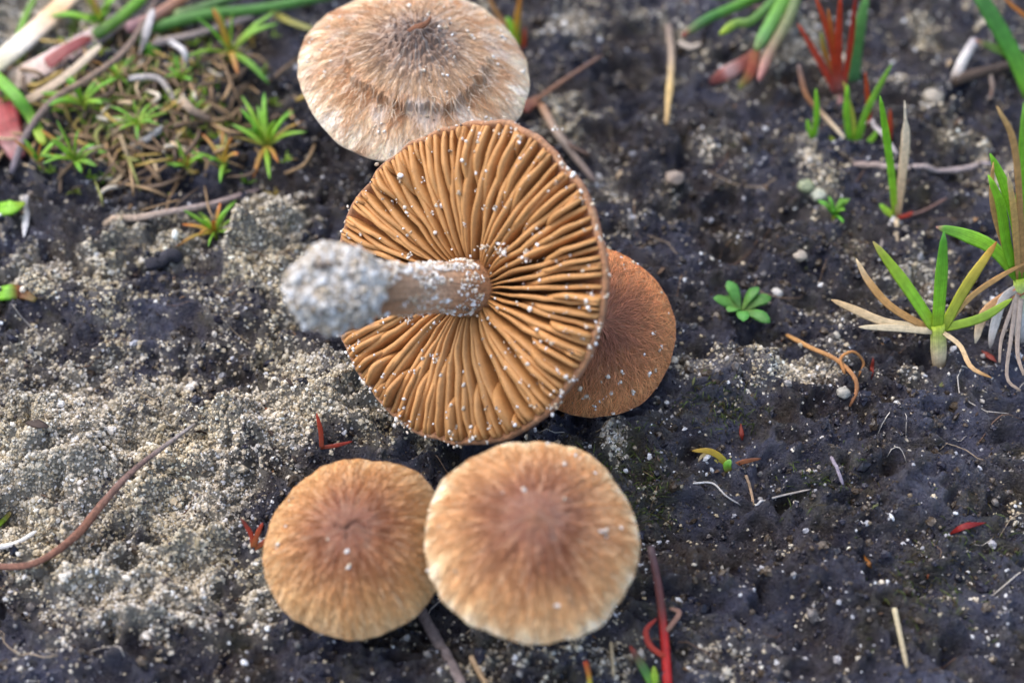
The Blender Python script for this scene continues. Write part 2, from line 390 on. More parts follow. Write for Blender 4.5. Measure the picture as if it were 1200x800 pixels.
def sand_points(N, seed):
    g = np.random.default_rng(seed)
    x = g.uniform(-10.5, 10.5, N); y = g.uniform(-6.5, 11, N)
    s = sandmask(x, y)+.16*perlin(x*4, y*4, 3)+.1*perlin(x*9, y*9, 3)
    keep = g.random(N) < sstep(.10, .68, s)*.95+.008
    x, y = x[keep], y[keep]
    r = np.clip(g.lognormal(math.log(.0125), .38, len(x)), .007, .045)
    P = np.stack([x, y, H(x, y)+r*g.uniform(-.5, .8, len(x))], 1)
    t = SANDPAL[g.choice(7, len(x), p=[.28,.24,.17,.14,.06,.07,.04])]*g.uniform(.8, 1.08, (len(x), 1))
    t = t*(1+.3*fbm(x*.8, y*.8, 4, 3))[:, None]
    yw = sstep(-.35, .45, fbm(x*.6+9, y*.6, 31, 3))[:, None]; t = t*(np.array([1, .99, .99])*(1-yw)+np.array([1.02, .985, .88])*yw)
    return P, r, np.clip(t*1.12, 0, .95)
P, r, t = sand_points(1000000, 21)
scatter('loose_sand', 'pale translucent quartz sand lying in crumbly patches on the soil', P, r, t, 5)
# fine dark grit between the crumbs
g = np.random.default_rng(33); N = 225000
x = g.uniform(-10.5, 10.5, N); y = g.uniform(-6.5, 11, N); keep = g.random(N) < (1-.7*sstep(.3, .6, sandmask(x, y)))*sstep(-.25, .6, fbm(x*1.3, y*1.3, 18, 4, .6))
x, y = x[keep], y[keep]; r = np.clip(g.lognormal(math.log(.0085), .4, len(x)), .004, .022)
t = np.array([lin(58,55,67), lin(80,68,57), lin(104,95,91), lin(42,39,47), lin(138,129,121), lin(84,79,87)])[g.choice(6, len(x), p=[.26,.24,.14,.18,.06,.12])]
scatter('soil_grit', 'fine grey and brown grit covering the dark soil crust', np.stack([x, y, H(x, y)+r*.2], 1), r, t, 16)
# dark humus crumbs and bright single grains on the dark crust
g = np.random.default_rng(31); N = 63000
x = g.uniform(-10.5, 10.5, N); y = g.uniform(-6.5, 11, N); keep = g.random(N) < .75*(1-sstep(.25, .6, sandmask(x, y)))*sstep(-.15, .5, fbm(x*2, y*2, 8, 3)+.15)
x, y = x[keep], y[keep]; r = np.clip(g.lognormal(math.log(.021), .45, len(x)), .008, .07)
P = np.stack([x, y, H(x, y)+r*.2], 1)
HP = np.array([lin(54,51,61), lin(72,61,51), lin(92,79,65), lin(40,38,45), lin(118,110,104)])
t = HP[g.choice(5, len(x), p=[.26,.32,.18,.18,.06])]
scatter('humus_crumbs', 'dark humus crumbs strewn over the black soil crust', P, r, t, 6)
N = 78000; x = g.uniform(-10.5, 10.5, N); y = g.uniform(-6.5, 11, N)
keep = g.random(N) < (1-sstep(.4, .7, sandmask(x, y)))*np.clip(.05+.95*sstep(.18, .75, fbm(x*1.3+3, y*1.3, 12, 5, .75)), 0, 1)
x, y = x[keep], y[keep]; r = np.clip(g.lognormal(math.log(.0105), .55, len(x)), .004, .04)
P = np.stack([x, y, H(x, y)+r*.4], 1)
t = np.array([lin(228,226,224), lin(190,188,190), lin(160,153,147), lin(132,124,116)])[g.choice(4, len(x), p=[.2,.3,.3,.2])]
scatter('scattered_quartz', 'bright single quartz grains sprinkled over the dark soil', P, r, t, 8)

# ------------------------------------------------------------------ mushrooms
def frame(axis, ref=(1, 0, 0)):
    z = np.asarray(axis, float); z = z/np.linalg.norm(z)
    x = np.asarray(ref, float); x = x-z*(x@z); x /= np.linalg.norm(x)
    return np.stack([x, np.cross(z, x), z], 1)       # columns
class Cap:
    def __init__(s, c, axis, R, hgt, pw=2.0, umbo=.06, ur=.22, seed=0.0, wav=.02, rimdrop=.0, ell=1.0):
        s.c, s.R, s.h, s.pw, s.um, s.ur, s.seed, s.wav, s.rd, s.ell = np.asarray(c, float), R, hgt, pw, umbo, ur, seed, wav, rimdrop, ell
        s.M = frame(axis)
    def rim(s, a): return 1+s.wav*perlin(np.cos(a)*1.4+s.seed, np.sin(a)*1.4, s.seed)+s.wav*.45*perlin(np.cos(a)*6+s.seed, np.sin(a)*6, s.seed+4)
    def zt(s, a, q):
        z = s.h*(1-q**s.pw)+s.um*np.exp(-(q/s.ur)**2)-s.rd*q**12
        z = z+.03*s.R*q*perlin(np.cos(a)*q*1.8+s.seed, np.sin(a)*q*1.8, 2+s.seed)
        return z
    def disp(s, a, q): return 0*q
    def loc(s, a, q, lift=0):
        r = s.R*q*s.rim(a); z = s.zt(a, q)+s.disp(a, q)+lift
        return np.stack([r*np.cos(a), s.ell*r*np.sin(a), z], -1)
    def world(s, L): return s.c+L@s.M.T
    def build(s, parent, colfun, mat, under_col, thick=.16, na=420, nr=120, mat_under=None):
        a = np.linspace(0, 2*math.pi, na, endpoint=False); q = np.linspace(0, 1, nr)**.9; q[0] = .0005
        A, Q = np.meshgrid(a, q); L = s.loc(A, Q).reshape(-1, 3)
        C = colfun(A, Q).reshape(-1, 3); pol = np.stack([np.cos(A), np.sin(A), Q], -1).reshape(-1, 3)
        # rounded lip and underside
        ext = []; lc = []
        for k, (qq, dz) in enumerate(((.992, -.035), (.965, -.06), (.90, -.03), (.6, .10), (.3, .16), (.06, .2))):
            r = s.R*qq*s.rim(a); zb = s.zt(a, np.full(na, min(qq, .99)))
            z = zb-.05 if k == 0 else np.minimum(zb-.06, zb*.45-.06+0*dz) if k > 1 else zb-.075
            ext.append(np.stack([r*np.cos(a), s.ell*r*np.sin(a), z], -1)); lc.append(np.tile(under_col, (na, 1)) if k > 1 else colfun(a, np.full(na, .99)))
        L = np.vstack([L]+ext); C = np.vstack([C]+lc)
        pol = np.vstack([pol]+[np.stack([np.cos(a), np.sin(a), np.full(na, 1+.05*k)], -1) for k in range(len(ext))])
        rows = nr+len(ext); i = np.arange(rows-1)[:, None]*na; j = np.arange(na)[None]; k = (j+1) % na
        F = np.stack([i+j, i+na+j, i+na+k, i+k], -1).reshape(-1, 4)
        return obj('cap', s.world(L), F, mat, parent, C, pol)
    def fibrils(s, parent, n, colfun, q0=(.05, .9), ln=(.10, .30), rad=.0035, lift=.018, seed=1, drift=.25):
        g = np.random.default_rng(seed); a0 = g.uniform(0, 2*math.pi, n); qa = np.sqrt(g.uniform(q0[0]**2, q0[1]**2, n)); l = g.uniform(*ln, n)
        dr = g.normal(0, drift, n); K = 4; ts = np.linspace(0, 1, K); rows = []
        for t in ts:
            q = np.minimum(qa+l*t/s.R, 1.0); aa = a0+dr*l*t/s.R/np.maximum(q, .15)+.03*np.sin(t*5+a0*40)
            rows.append(s.loc(aa, q, .002+lift*g.uniform(.2, 1, n)*np.sin(t*2.6)))
        P = np.stack(rows, 1)                        # n,K,3
        T = P[:, -1]-P[:, 0]; T /= np.linalg.norm(T, axis=1, keepdims=True)+1e-9
        B = np.cross(T, [0, 0, 1.0]); B /= np.linalg.norm(B, axis=1, keepdims=True)+1e-9; N_ = np.cross(B, T)
        VV = []
        for k in range(K):
            rr = rad*(1-.75*ts[k])*g.uniform(.6, 1.3, n)[:, None]
            for d in (B, -.5*B+.87*N_, -.5*B-.87*N_): VV.append(P[:, k]+d*rr)
        VV = np.stack(VV, 1).reshape(-1, 3); m_ = 3*K
        fq = np.array([(3*k+i, 3*k+(i+1) % 3, 3*k+3+(i+1) % 3, 3*k+3+i) for k in range(K-1) for i in range(3)])
        F = (fq[None]+(np.arange(n)*m_)[:, None, None]).reshape(-1, 4)
        C = np.repeat(np.clip(colfun(a0, qa)*g.uniform(.75, 1.35, (n, 1)), 0, 1), m_, 0)
        return tag(obj('fibrils', s.world(VV), F, M_fibril, parent, C), kind='stuff')
    def grains(s, parent, n, qr=(.2, 1.0), rr=(.012, .03), seed=3, arcs=None):
        g = np.random.default_rng(seed); a = g.uniform(0, 2*math.pi, n); q = np.sqrt(g.uniform(qr[0]**2, qr[1]**2, n))
        if arcs is not None: a = g.normal(arcs[0], arcs[1], n)
        # half of them stick together in little groups
        h = n//2; idx = g.integers(h, n, h); a[:h] = a[idx]+g.normal(0, .03, h); q[:h] = np.clip(q[idx]+g.normal(0, .02, h), 0, 1.0)
        r = g.uniform(*rr, n); V, F, C = grain_mesh(s.world(s.loc(a, q, r*.55)), r, seed)
        return tag(obj('sand_grains', V, F, M_grain, parent, C, smooth=False), kind='stuff')
def radial_cols(stops, seed, amp=.10):
    def f(a, q):
        n = perlin(np.cos(a)*q*3+seed, np.sin(a)*q*3, seed)*.5+perlin(np.cos(a)*7+seed, np.sin(a)*7, q*2)*.5
        c = gradcols(stops, np.clip(q+amp*n, 0, 1.1)); st = perlin(np.cos(a)*16, np.sin(a)*16+seed, q*2.2)+.6*perlin(np.cos(a)*33, np.sin(a)*33+seed, q*3.2)
        return c*(1+.14*st)[..., None]
    return f
def upright_stem(parent, cap, foot, r=.17, colr=(188,150,112)):
    top = cap.world(np.array([0, 0, cap.h*.35])); P = crom([foot-np.array([0, 0, .15]), (foot+top)/2+np.array([.04, -.03, 0]), top], 14)
    t = np.linspace(0, 1, 14); V, F = tube(P, r*(1.15-.3*t), 16)
    return obj('stem', V, F, M_stem, parent, lin(*colr)*np.ones((len(V), 1)))

# --- the pulled-up mushroom lying gills towards us
TILT = R_(29); CH = .48
nrm = -math.sin(TILT)*AX + .0*AU - math.cos(TILT)*AF
FC = W(537, 337, 18.3); FR = 1.71
mush = empty('mushroom', G(540, 520), 'uprooted mushroom lying on its side showing rust-brown gills and sand-caked stem base', 'mushroom', 'group of mushrooms growing together')
fc = Cap(FC, -nrm, FR, CH, 2.2, .05, .2, 3.3, .05)
# local frame: x to the right of the picture, z away from us
fc.M = frame(-nrm, AX)
sgn = float(np.sign(fc.M[:, 1]@AU))
fc.rim = lambda a: Cap.rim(fc, a)*(1+.06*np.cos(a)+.035*sgn*np.sin(a))
def fcols(a, q): return radial_cols([(0, lin(150,98,62)), (.6, lin(160,104,64)), (1, lin(150,90,58))], 2.0)(a, q)
TH = .13
def fl_under(q): return CH*(1-q**2.2)-TH*(1-.75*q**3)         # flesh above the gills
class FCap(Cap): pass
A = np.linspace(0, 2*math.pi, 360, endpoint=False)
rows = []; crow = []; prow = []
for q in np.linspace(.001, 1, 60):
    qq = np.full(360, q); rows.append(fc.loc(A, qq)); crow.append(fcols(A, qq)); prow.append(np.stack([np.cos(A), np.sin(A), qq], -1))
for q, dz in ((.998, -.025), (.99, -.05), (.975, -.055), (.962, -.035)):
    l = fc.loc(A, np.full(360, q)); l[:, 2] = fc.zt(A, np.full(360, 1.0))+dz+.012*perlin(np.cos(A)*14, np.sin(A)*14, 1)
    rows.append(l); crow.append(np.tile(lin(150,104,68), (360, 1))*(1+.25*perlin(np.cos(A)*20, np.sin(A)*20, 3))[:, None]); prow.append(np.stack([np.cos(A), np.sin(A), np.full(360, q)], -1))
for q in (.94, .85, .7, .5, .3, .15, .02):
    l = fc.loc(A, np.full(360, q)); l[:, 2] = fl_under(q)+(fc.zt(A, np.full(360, q))-CH*(1-q**2.2)-.05*np.exp(-(q/.2)**2))
    rows.append(l); crow.append(np.tile(lin(150,92,46), (360, 1))); prow.append(np.stack([np.cos(A), np.sin(A), np.full(360, q)], -1))
L = np.vstack(rows); nrw = len(rows); i = np.arange(nrw-1)[:, None]*360; j = np.arange(360)[None]; k = (j+1) % 360
F = np.stack([i+j, i+360+j, i+360+k, i+k], -1).reshape(-1, 4)
fcap = obj('cap', fc.world(L), F, M_capdark, mush, np.vstack(crow), np.vstack(prow))
fcap['label'] = 'cap seen from below with wavy gills and thin brown rim'
fc.fibrils(mush, 1200, lambda a, q: np.tile(lin(176,122,84), (len(a), 1)), (.9, 1.0), (.03, .10), .004, .02, 5, .8)
NG = 54; gedge = []
def gill_edge(q, q0, k):                    # z of the gill's free edge
    t = np.clip((q-q0)/(1-q0), 0, 1)
    return fl_under(q)-((.05 if q0 > .7 else .06)*(1-t**4)+.012+(.15 if q0 > .7 else .31)*np.sin(math.pi*np.clip(t, 0, 1)**.8)**.7*(1-.25*t))*np.where(q0 > .2, np.minimum(1, 1.15*t**.25), 1)*k
def make_gill(a0, q0, g):
    ns = 15; q = np.linspace(q0, .968, ns); t = (q-q0)/(.968-q0); nd_ = 4
    sd_ = g.uniform(0, 50); lean = g.normal(.015, .02); kk = g.uniform(.92, 1.05)
    zt = fl_under(q)+.02; ze = gill_edge(q, q0, kk)+.012*perlin(q*9, sd_, 0)
    ze = np.minimum(ze, zt-.02)
    V = []; th0 = g.uniform(.85, 1.1)*np.clip(.27*2*math.pi*fc.R*q/NG, .008, .030)*(.6 if q0 > .7 else 1)
    wig = (.02 if q0 > .7 else .055)*perlin(q*3.4+sd_, 1.0, 0)*np.sin(math.pi*t)
    for side in (-1, 1):
        for d in range(nd_):
            u = d/(nd_-1); z = zt+(ze-zt)*u
            tang = wig*(.3+.7*u)+lean*u+(.016*perlin(q*8+sd_, u*2, 2.0))*u+side*th0*(1.2-.42*u)*(.45+.55*np.sin(math.pi*np.clip(t*.94+.03, 0, 1))**.4)
            r = fc.R*q*fc.rim(np.full(ns, a0))*np.where(q > .9, 1, 1)
            zz = z+.03*fc.R*q*perlin(math.cos(a0)*q*1.8+fc.seed, math.sin(a0)*q*1.8, 2+fc.seed)
            ca, sa = math.cos(a0), math.sin(a0)
            V.append(np.stack([r*ca-tang*sa, r*sa+tang*ca, zz], -1))
    V = np.vstack(V); F = []
    for s_ in range(2):
        for d in range(nd_-1):
            b0 = (s_*nd_+d)*ns
            for i in range(ns-1):
                f = (b0+i, b0+i+1, b0+ns+i+1, b0+ns+i); F.append(f if s_ else f[::-1])
    e0, e1 = (nd_-1)*ns, (2*nd_-1)*ns
    for i in range(ns-1): F.append((e0+i, e0+i+1, e1+i+1, e1+i)[::-1])
    for i0 in (0, ns-1):
        lp = [d*ns+i0 for d in range(nd_)]+[(2*nd_-1-d)*ns+i0 for d in range(nd_)]
        F.append(tuple(lp if i0 else lp[::-1]))
    edge = .5*(V[e0:e0+ns]+V[e1:e1+ns])
    return V, F, edge
g = np.random.default_rng(77)
for i in range(NG):
    a0 = 2*math.pi*(i+g.uniform(-.14, .14))/NG
    for q0, da in [(.13, 0), (float(g.choice([.28, .34, .42, .52, .62])), .5+g.uniform(-.08, .08))]+([(float(g.choice([.76, .82, .86])), .25+.5*g.integers(2))] if g.random() < .7 else []):
        aa = a0+da*2*math.pi/NG; V, F, ed = make_gill(aa, q0, g)
        cc = lin(184,133,80)*g.uniform(.92, 1.08)
        obj('gill', fc.world(V), F, M_gill, fcap, cc*np.ones((len(V), 1))); gedge.append(fc.world(ed))
fcap_o = fcap
# stem of the lying mushroom
base = FC+nrm*2.36-AU*.07
p0 = fc.world(np.array([.0, 0, .34])); P = crom([p0, FC+nrm*.15, FC+nrm*.9-AU*.04, FC+nrm*1.7-AU*.06, base], 40)
t = np.linspace(0, 1, 40); rad = np.interp(t, [0, .14, .22, .4, .7, .85, 1], [.36, .30, .275, .255, .265, .30, .33])
V, F = tube(P, rad, 40); n_ = len(V)
aa = np.tile(np.arange(40)/40*2*math.pi, 40); tt = np.repeat(t, 40)
dv = .022*perlin(np.cos(aa)*5, np.sin(aa)*5, tt*7)+.010*perlin(np.cos(aa)*12, np.sin(aa)*12, tt*9)
nr_ = V[:-2]-np.repeat(P, 40, 0); nr_ /= np.linalg.norm(nr_, axis=1, keepdims=True)+1e-9; V[:-2] += nr_*dv[:, None]
cst = gradcols([(0, lin(170,120,78)), (.25, lin(186,142,104)), (.5, lin(200,164,132)), (.72, lin(160,124,94)), (.86, lin(110,86,68)), (1, lin(150,124,102))], tt)*(1+.3*perlin(np.cos(aa)*9, np.sin(aa)*9, tt*6))[:, None]
stem = obj('stem', V, F, M_stem, mush, np.vstack([cst, cst[0], cst[-1]]))
stem['label'] = 'short pale brown stem dusted with sand'
g = np.random.default_rng(15)
# sand stuck to the stem
n = 5000; ti = np.clip(g.beta(1.4, 1.2, n), .16, 1); ip = np.stack([np.interp(ti, t, P[:, k]) for k in range(3)], -1)
d = g.normal(size=(n, 3))+.75*AU-.35*AF; ax = nrm; d -= ax*(d@ax)[:, None]; d /= np.linalg.norm(d, axis=1, keepdims=True)
keep = perlin(ip[:, 0]*3, (d@AU)*2.2, ti*5) > -.18; ip, d, ti = ip[keep], d[keep], ti[keep]
r = np.clip(g.lognormal(math.log(.010), .45, len(ip)), .005, .028); PP = ip+d*(np.interp(ti, t, rad)+r*.3)[:, None]
V, F, C = grain_mesh(PP, r, 8); tag(obj('sand_grains', V, F, M_grain, stem, C, smooth=False), kind='stuff')
# sand-caked base: a lumpy core and a thick coat of grains
IV, IF = ico()
import bmesh
bm = bmesh.new(); bmesh.ops.create_icosphere(bm, subdivisions=5, radius=1.0); U = np.array([v.co[:] for v in bm.verts]); BF = [[v.index for v in f.verts] for f in bm.faces]; bm.free()
def bulb_r(u):
    return .375*(1+.19*perlin(u[:, 0]*1.6+3, u[:, 1]*1.6, u[:, 2]*1.6)+.12*np.abs(perlin(u[:, 0]*3.5, u[:, 1]*3.5+2, u[:, 2]*3.5))+.05*perlin(u[:, 0]*8, u[:, 1]*8+2, u[:, 2]*8))
bc = base-nrm*.05
stretch = np.array([1.08, 1.0, 1.0])
bulb = obj('stem_base', bc+U*bulb_r(U)[:, None]*stretch, BF, M_stem, mush, lin(160,144,126)*np.ones((len(U), 1)))
bulb['label'] = 'swollen stem base caked with white sand'
n = 4200; u = g.normal(size=(n, 3)); u /= np.linalg.norm(u, axis=1, keepdims=True)
r = np.clip(g.lognormal(math.log(.019), .3, n), .010, .04)
V, F, C = grain_mesh(bc+u*(bulb_r(u)+r*g.uniform(.1, 1.3, n))[:, None]*stretch, r, 9)
C = C*.82
tag(obj('sand_grains', V, F, M_grain, bulb, C, smooth=False), kind='stuff')
# grains on the gills: along the free edges, and in small clumps
PP = []; rr = []
for e in gedge:
    for _ in range(g.poisson(3.0)):
        i = g.integers(1, len(e)-1); f = g.random(); p = e[i]*(1-f)+e[i+1]*f if i+1 < len(e) else e[i]
        m_ = 1+g.poisson(.5)
        for _ in range(m_): PP.append(p+g.normal(0, .012, 3)+nrm*.008); rr.append(float(np.clip(g.lognormal(math.log(.0095), .5), .004, .026)))
def gill_hit(px, py, off=.03):
    d = ray(px, py); return CAM+d*(((FC+nrm*off-CAM)@nrm)/(d@nrm))
for px, py, k, sp in ((590,293,26,.05),(619,300,30,.06),(566,290,14,.04),(660,303,18,.05),(636,270,16,.05),(604,402,30,.06),(618,415,22,.05),(511,420,26,.045),(462,375,30,.06),(480,372,26,.05),(480,300,10,.04),(470,490,30,.07),(452,478,14,.05),(590,155,26,.05),(602,152,16,.04),(686,234,22,.05),(652,150,6,.03),(610,260,8,.03),(512,380,6,.03),(488,447,10,.04),(524,445,8,.04),(505,250,10,.03),(500,210,6,.03),(560,205,6,.02),(696,345,10,.04),(700,380,8,.04),(585,430,10,.04),(455,240,8,.04),(430,480,6,.03),(560,222,5,.03),(545,262,7,.03)):
    c = gill_hit(px, py)
    for _ in range(k): PP.append(c+g.normal(0, sp*.85, 3)*np.array([1, 1, .6])+nrm*.01); rr.append(float(np.clip(g.lognormal(math.log(.0095), .5), .004, .028)))
for _ in range(90):                        # on the rim
    a = g.uniform(0, 2*math.pi); l = fc.loc(np.array([a]), np.array([.99]))[0]; l[2] -= .05+g.normal(0, .02)
    p = fc.world(l)
    for _ in range(1+g.poisson(1.0)): PP.append(p+g.normal(0, .018, 3)); rr.append(g.uniform(.009, .024))
V, F, C = grain_mesh(np.array(PP), np.array(rr), 10); tag(obj('sand_grains', V, F, M_grain, fcap, C, smooth=False), kind='stuff')
fcap = fcap_o

# --- big pale cap behind it
class TornCap(Cap):
    def edge(s, a): return .60+.07*perlin(np.cos(a)*1.7, np.sin(a)*1.7, 4)+.05*perlin(np.cos(a)*7, np.sin(a)*7, 2)+.06*np.abs(perlin(np.cos(a)*20, np.sin(a)*20, 5))+.03*perlin(np.cos(a)*44, np.sin(a)*44, 9)
    def disp(s, a, q):
        front = sstep(.25, -.35, np.sin(a))
        st = (1-sstep(0, .007, q-s.edge(a)))*(.085*front+.008)*sstep(.3, .6, q)+(1-sstep(0, .007, q-s.edge(a)))*(1-sstep(.3, .6, q))*(.06*front+.008)
        wr = np.abs(perlin(np.cos(a)*q*9, np.sin(a)*q*9, 2.2))+.7*np.abs(perlin(np.cos(a)*q*19, np.sin(a)*q*19, 5.2))
        fib = perlin(np.cos(a)*26, np.sin(a)*26, q*5)+.6*perlin(np.cos(a)*52, np.sin(a)*52, q*9)
        return st+.12*(wr-.3)*(1-sstep(.16, .55, q))+.013*fib*sstep(.25, .7, q)
TC = W(486, 83, 20.3)
mt = empty('mushroom', G(500, 190), 'large pale mushroom with wrinkled centre and torn fibrous skin behind the uprooted one', 'mushroom', 'group of mushrooms growing together')
tcap = TornCap(TC, np.array([.09, -.08, 1]), 1.375, .50, 1.75, .13, .28, 8.1, .03, .06)
def tcols(a, q):
    base_ = radial_cols([(0, lin(92,64,46)), (.14, lin(110,82,64)), (.32, lin(150,118,92)), (.50, lin(200,164,126)), (.63, lin(196,150,108)), (.8, lin(218,182,140)), (.93, lin(238,218,190)), (1, lin(234,210,178))], 6.0, .10)(a, q)
    e = tcap.edge(a); torn = np.exp(-((q-e-.04)/.05)**2)*sstep(.1, -.4, np.sin(a))
    c = base_*(1-torn[..., None]*.45)+torn[..., None]*.45*lin(184,124,76)
    pat = sstep(.1, .6, perlin(np.cos(a)*q*5, np.sin(a)*q*5, 12))*sstep(.3, .6, q)
    wp = sstep(.15, .5, perlin(np.cos(a)*q*4+7, np.sin(a)*q*4, 22))*sstep(.4, .7, q); c = c*(1-wp[..., None]*.6)+lin(244,234,220)*wp[..., None]*.6
    return c*(1-pat[..., None]*.7)+lin(192,138,94)*pat[..., None]*.7
tcap.build(mt, tcols, M_cappale, lin(150,100,60), na=600, nr=170)
tcap.fibrils(mt, 3800, lambda a, q: tcols(a, q)*1.08, (.3, .99), (.08, .30), .0040, .022, 6, .25)
tcap.fibrils(mt, 320, lambda a, q: np.tile(lin(230,206,176), (len(a), 1)), (.56, .66), (.06, .22), .006, .05, 26, .5)
tcap.grains(mt, 150, (.25, .95), (.008, .022), 12)
upright_stem(mt, tcap, np.array([TC[0]+.12, TC[1]+.25, float(H(TC[0]+.12, TC[1]+.25))]), .2)
# the curled flake on its centre
pk = tcap.world(tcap.loc(np.array([1.2]), np.array([.05]))[0])
P = crom([pk+np.array([-.20, -.10, .0]), pk+np.array([-.05, -.04, .05]), pk+np.array([.08, .0, .09]), pk+np.array([.14, .06, .14])], 9)
V, F = tube(P, np.interp(np.linspace(0, 1, 9), [0, .4, 1], [.015, .045, .012]), 8, .45); obj('skin_flake', V, F, M_dry, mt, lin(122,78,52)*np.ones((len(V), 1)))

# --- small rust cap at the right, half hidden
RC = W(692, 387, 19.3)
mr = empty('mushroom', G(700, 440), 'small rust-brown hairy mushroom cap half hidden behind the uprooted one', 'mushroom', 'group of mushrooms growing together')
rcap = Cap(RC, np.array([.20, -.48, 1]), 1.0, .42, 2.4, .05, .25, 5.5, .03, .05)
rcols = radial_cols([(0, lin(120,68,44)), (.3, lin(138,82,50)), (.6, lin(172,112,64)), (.85, lin(194,134,78)), (1, lin(186,122,74))], 3.0, .08)
rcap.build(mr, rcols, M_capdark, lin(140,90,50))
rcap.fibrils(mr, 4200, lambda a, q: rcols(a, q)*1.5+.05, (.05, .98), (.10, .28), .0052, .045, 7, .5)
rcap.grains(mr, 130, (.55, 1.0), (.012, .030), 13)
upright_stem(mr, rcap, np.array([RC[0]-.05, RC[1]+.2, float(H(RC[0]-.05, RC[1]+.2))]), .15)

# --- the two tan caps in front
class WrinkledCap(Cap):
    def disp(s, a, q):
        x_, y_ = np.cos(a)*q, np.sin(a)*q
        cr = np.exp(-((y_-.02-.04*np.sin(x_*22))/.022)**2)*(np.abs(x_) < .17)*s.crack + np.exp(-((x_+.02)/.02)**2)*((y_ < .02) & (y_ > -.13))*s.crack*.7
        fib = perlin(np.cos(a)*20+s.seed, np.sin(a)*20, q*3)+.6*perlin(np.cos(a)*42, np.sin(a)*42+s.seed, q*6)
        return -.035*cr+.005*fib*sstep(.15, .6, q)+.010*perlin(x_*14, y_*14, s.seed)+s.lump*np.exp(-((x_/.06)**2+((y_-.0)/.06)**2))
AC = W(419, 640, 17.35)
ma = empty('mushroom', G(430, 700), 'smaller tan mushroom cap with dark split at its centre, overlapped by larger one', 'mushroom', 'group of mushrooms growing together')
acap = WrinkledCap(AC, np.array([-.06, -.20, 1]), .965, .50, 2.2, .07, .35, 1.7, .05, .05); acap.crack = 1.0; acap.lump = .0
acols = radial_cols([(0, lin(116,64,38)), (.2, lin(126,72,44)), (.42, lin(152,96,58)), (.7, lin(188,134,82)), (.9, lin(208,160,104)), (1, lin(216,174,122))], 4.0, .17)
acap.build(ma, acols, M_capwarm, lin(150,100,60))
acap.fibrils(ma, 2600, lambda a, q: acols(a, q)*1.05, (.25, .98), (.06, .20), .0038, .008, 8, .15)
acap.grains(ma, 16, (.2, .9), (.010, .020), 14)
upright_stem(ma, acap, np.array([AC[0]+.05, AC[1]+.25, float(H(AC[0]+.05, AC[1]+.25))]), .16)
BC = W(624, 630, 16.75)
mb = empty('mushroom', G(640, 700), 'larger round tan mushroom cap with low central knob and pale cream rim', 'mushroom', 'group of mushrooms growing together')
bcap = WrinkledCap(BC, np.array([.03, -.18, 1]), 1.06, .50, 2.1, .09, .30, 2.9, .05, .05); bcap.crack = .0; bcap.lump = .03
bcols = radial_cols([(0, lin(142,88,56)), (.2, lin(122,70,46)), (.42, lin(148,94,60)), (.62, lin(182,128,82)), (.85, lin(206,154,100)), (.95, lin(226,190,140)), (1, lin(238,218,184))], 5.0, .17)
bcap.build(mb, bcols, M_capwarm, lin(150,100,60))
bcap.fibrils(mb, 3000, lambda a, q: bcols(a, q)*1.05, (.25, .99), (.06, .20), .0038, .008, 9, .15)
bcap.grains(mb, 26, (.3, 1.0), (.010, .020), 16, (1.2, 1.2))
upright_stem(mb, bcap, np.array([BC[0]-.02, BC[1]+.25, float(H(BC[0]-.02, BC[1]+.25))]), .18)

# ------------------------------------------------------------------ plants
GRN, GRN2, YGR, YEL = lin(122,180,40), lin(152,206,58), lin(176,196,60), lin(212,190,76)
TAN, PALE, ORG, RED, PINK, BRN, GRY, WHT = lin(178,132,78), lin(214,190,150), lin(186,118,46), lin(182,62,36), lin(178,120,112), lin(112,82,64), lin(140,128,118), lin(206,200,192)
DGR = lin(80,132,62)
def plane_pts(b, px, ang):
    """points of the picture put on the plane through b that leans back `ang` degrees from flat"""
    n = np.array([0, -math.sin(R_(ang)), math.cos(R_(ang))]); out = []
    for x, y in px:
        d = ray(x, y); out.append(CAM+d*(((b-CAM)@n)/(d@n)))
    return np.array(out)
def blade(parent, name, px, ang, w, stops, flat=.32, mat=None, n=12, prof=None, fold=.25, base=None, wpx=None):
    b = np.array(base) if base is not None else np.array(parent['_o'])
    P = crom(plane_pts(b, px, ang), n); t = np.linspace(0, 1, n)
    dep = np.linalg.norm(P.mean(0)-CAM)*.0005
    pr = np.interp(t, *(prof or ([0, .1, .6, .9, 1], [.8, .95, 1, .6, .12])))
    V, F = tube(P, pr*w*dep/2, 8, flat, (0, -.75, .65), fold)
    C = gradcols(stops, np.concatenate([np.repeat(t, 8), [0, 1]]))
    return obj(name, V, F, mat or M_leaf, parent, C)
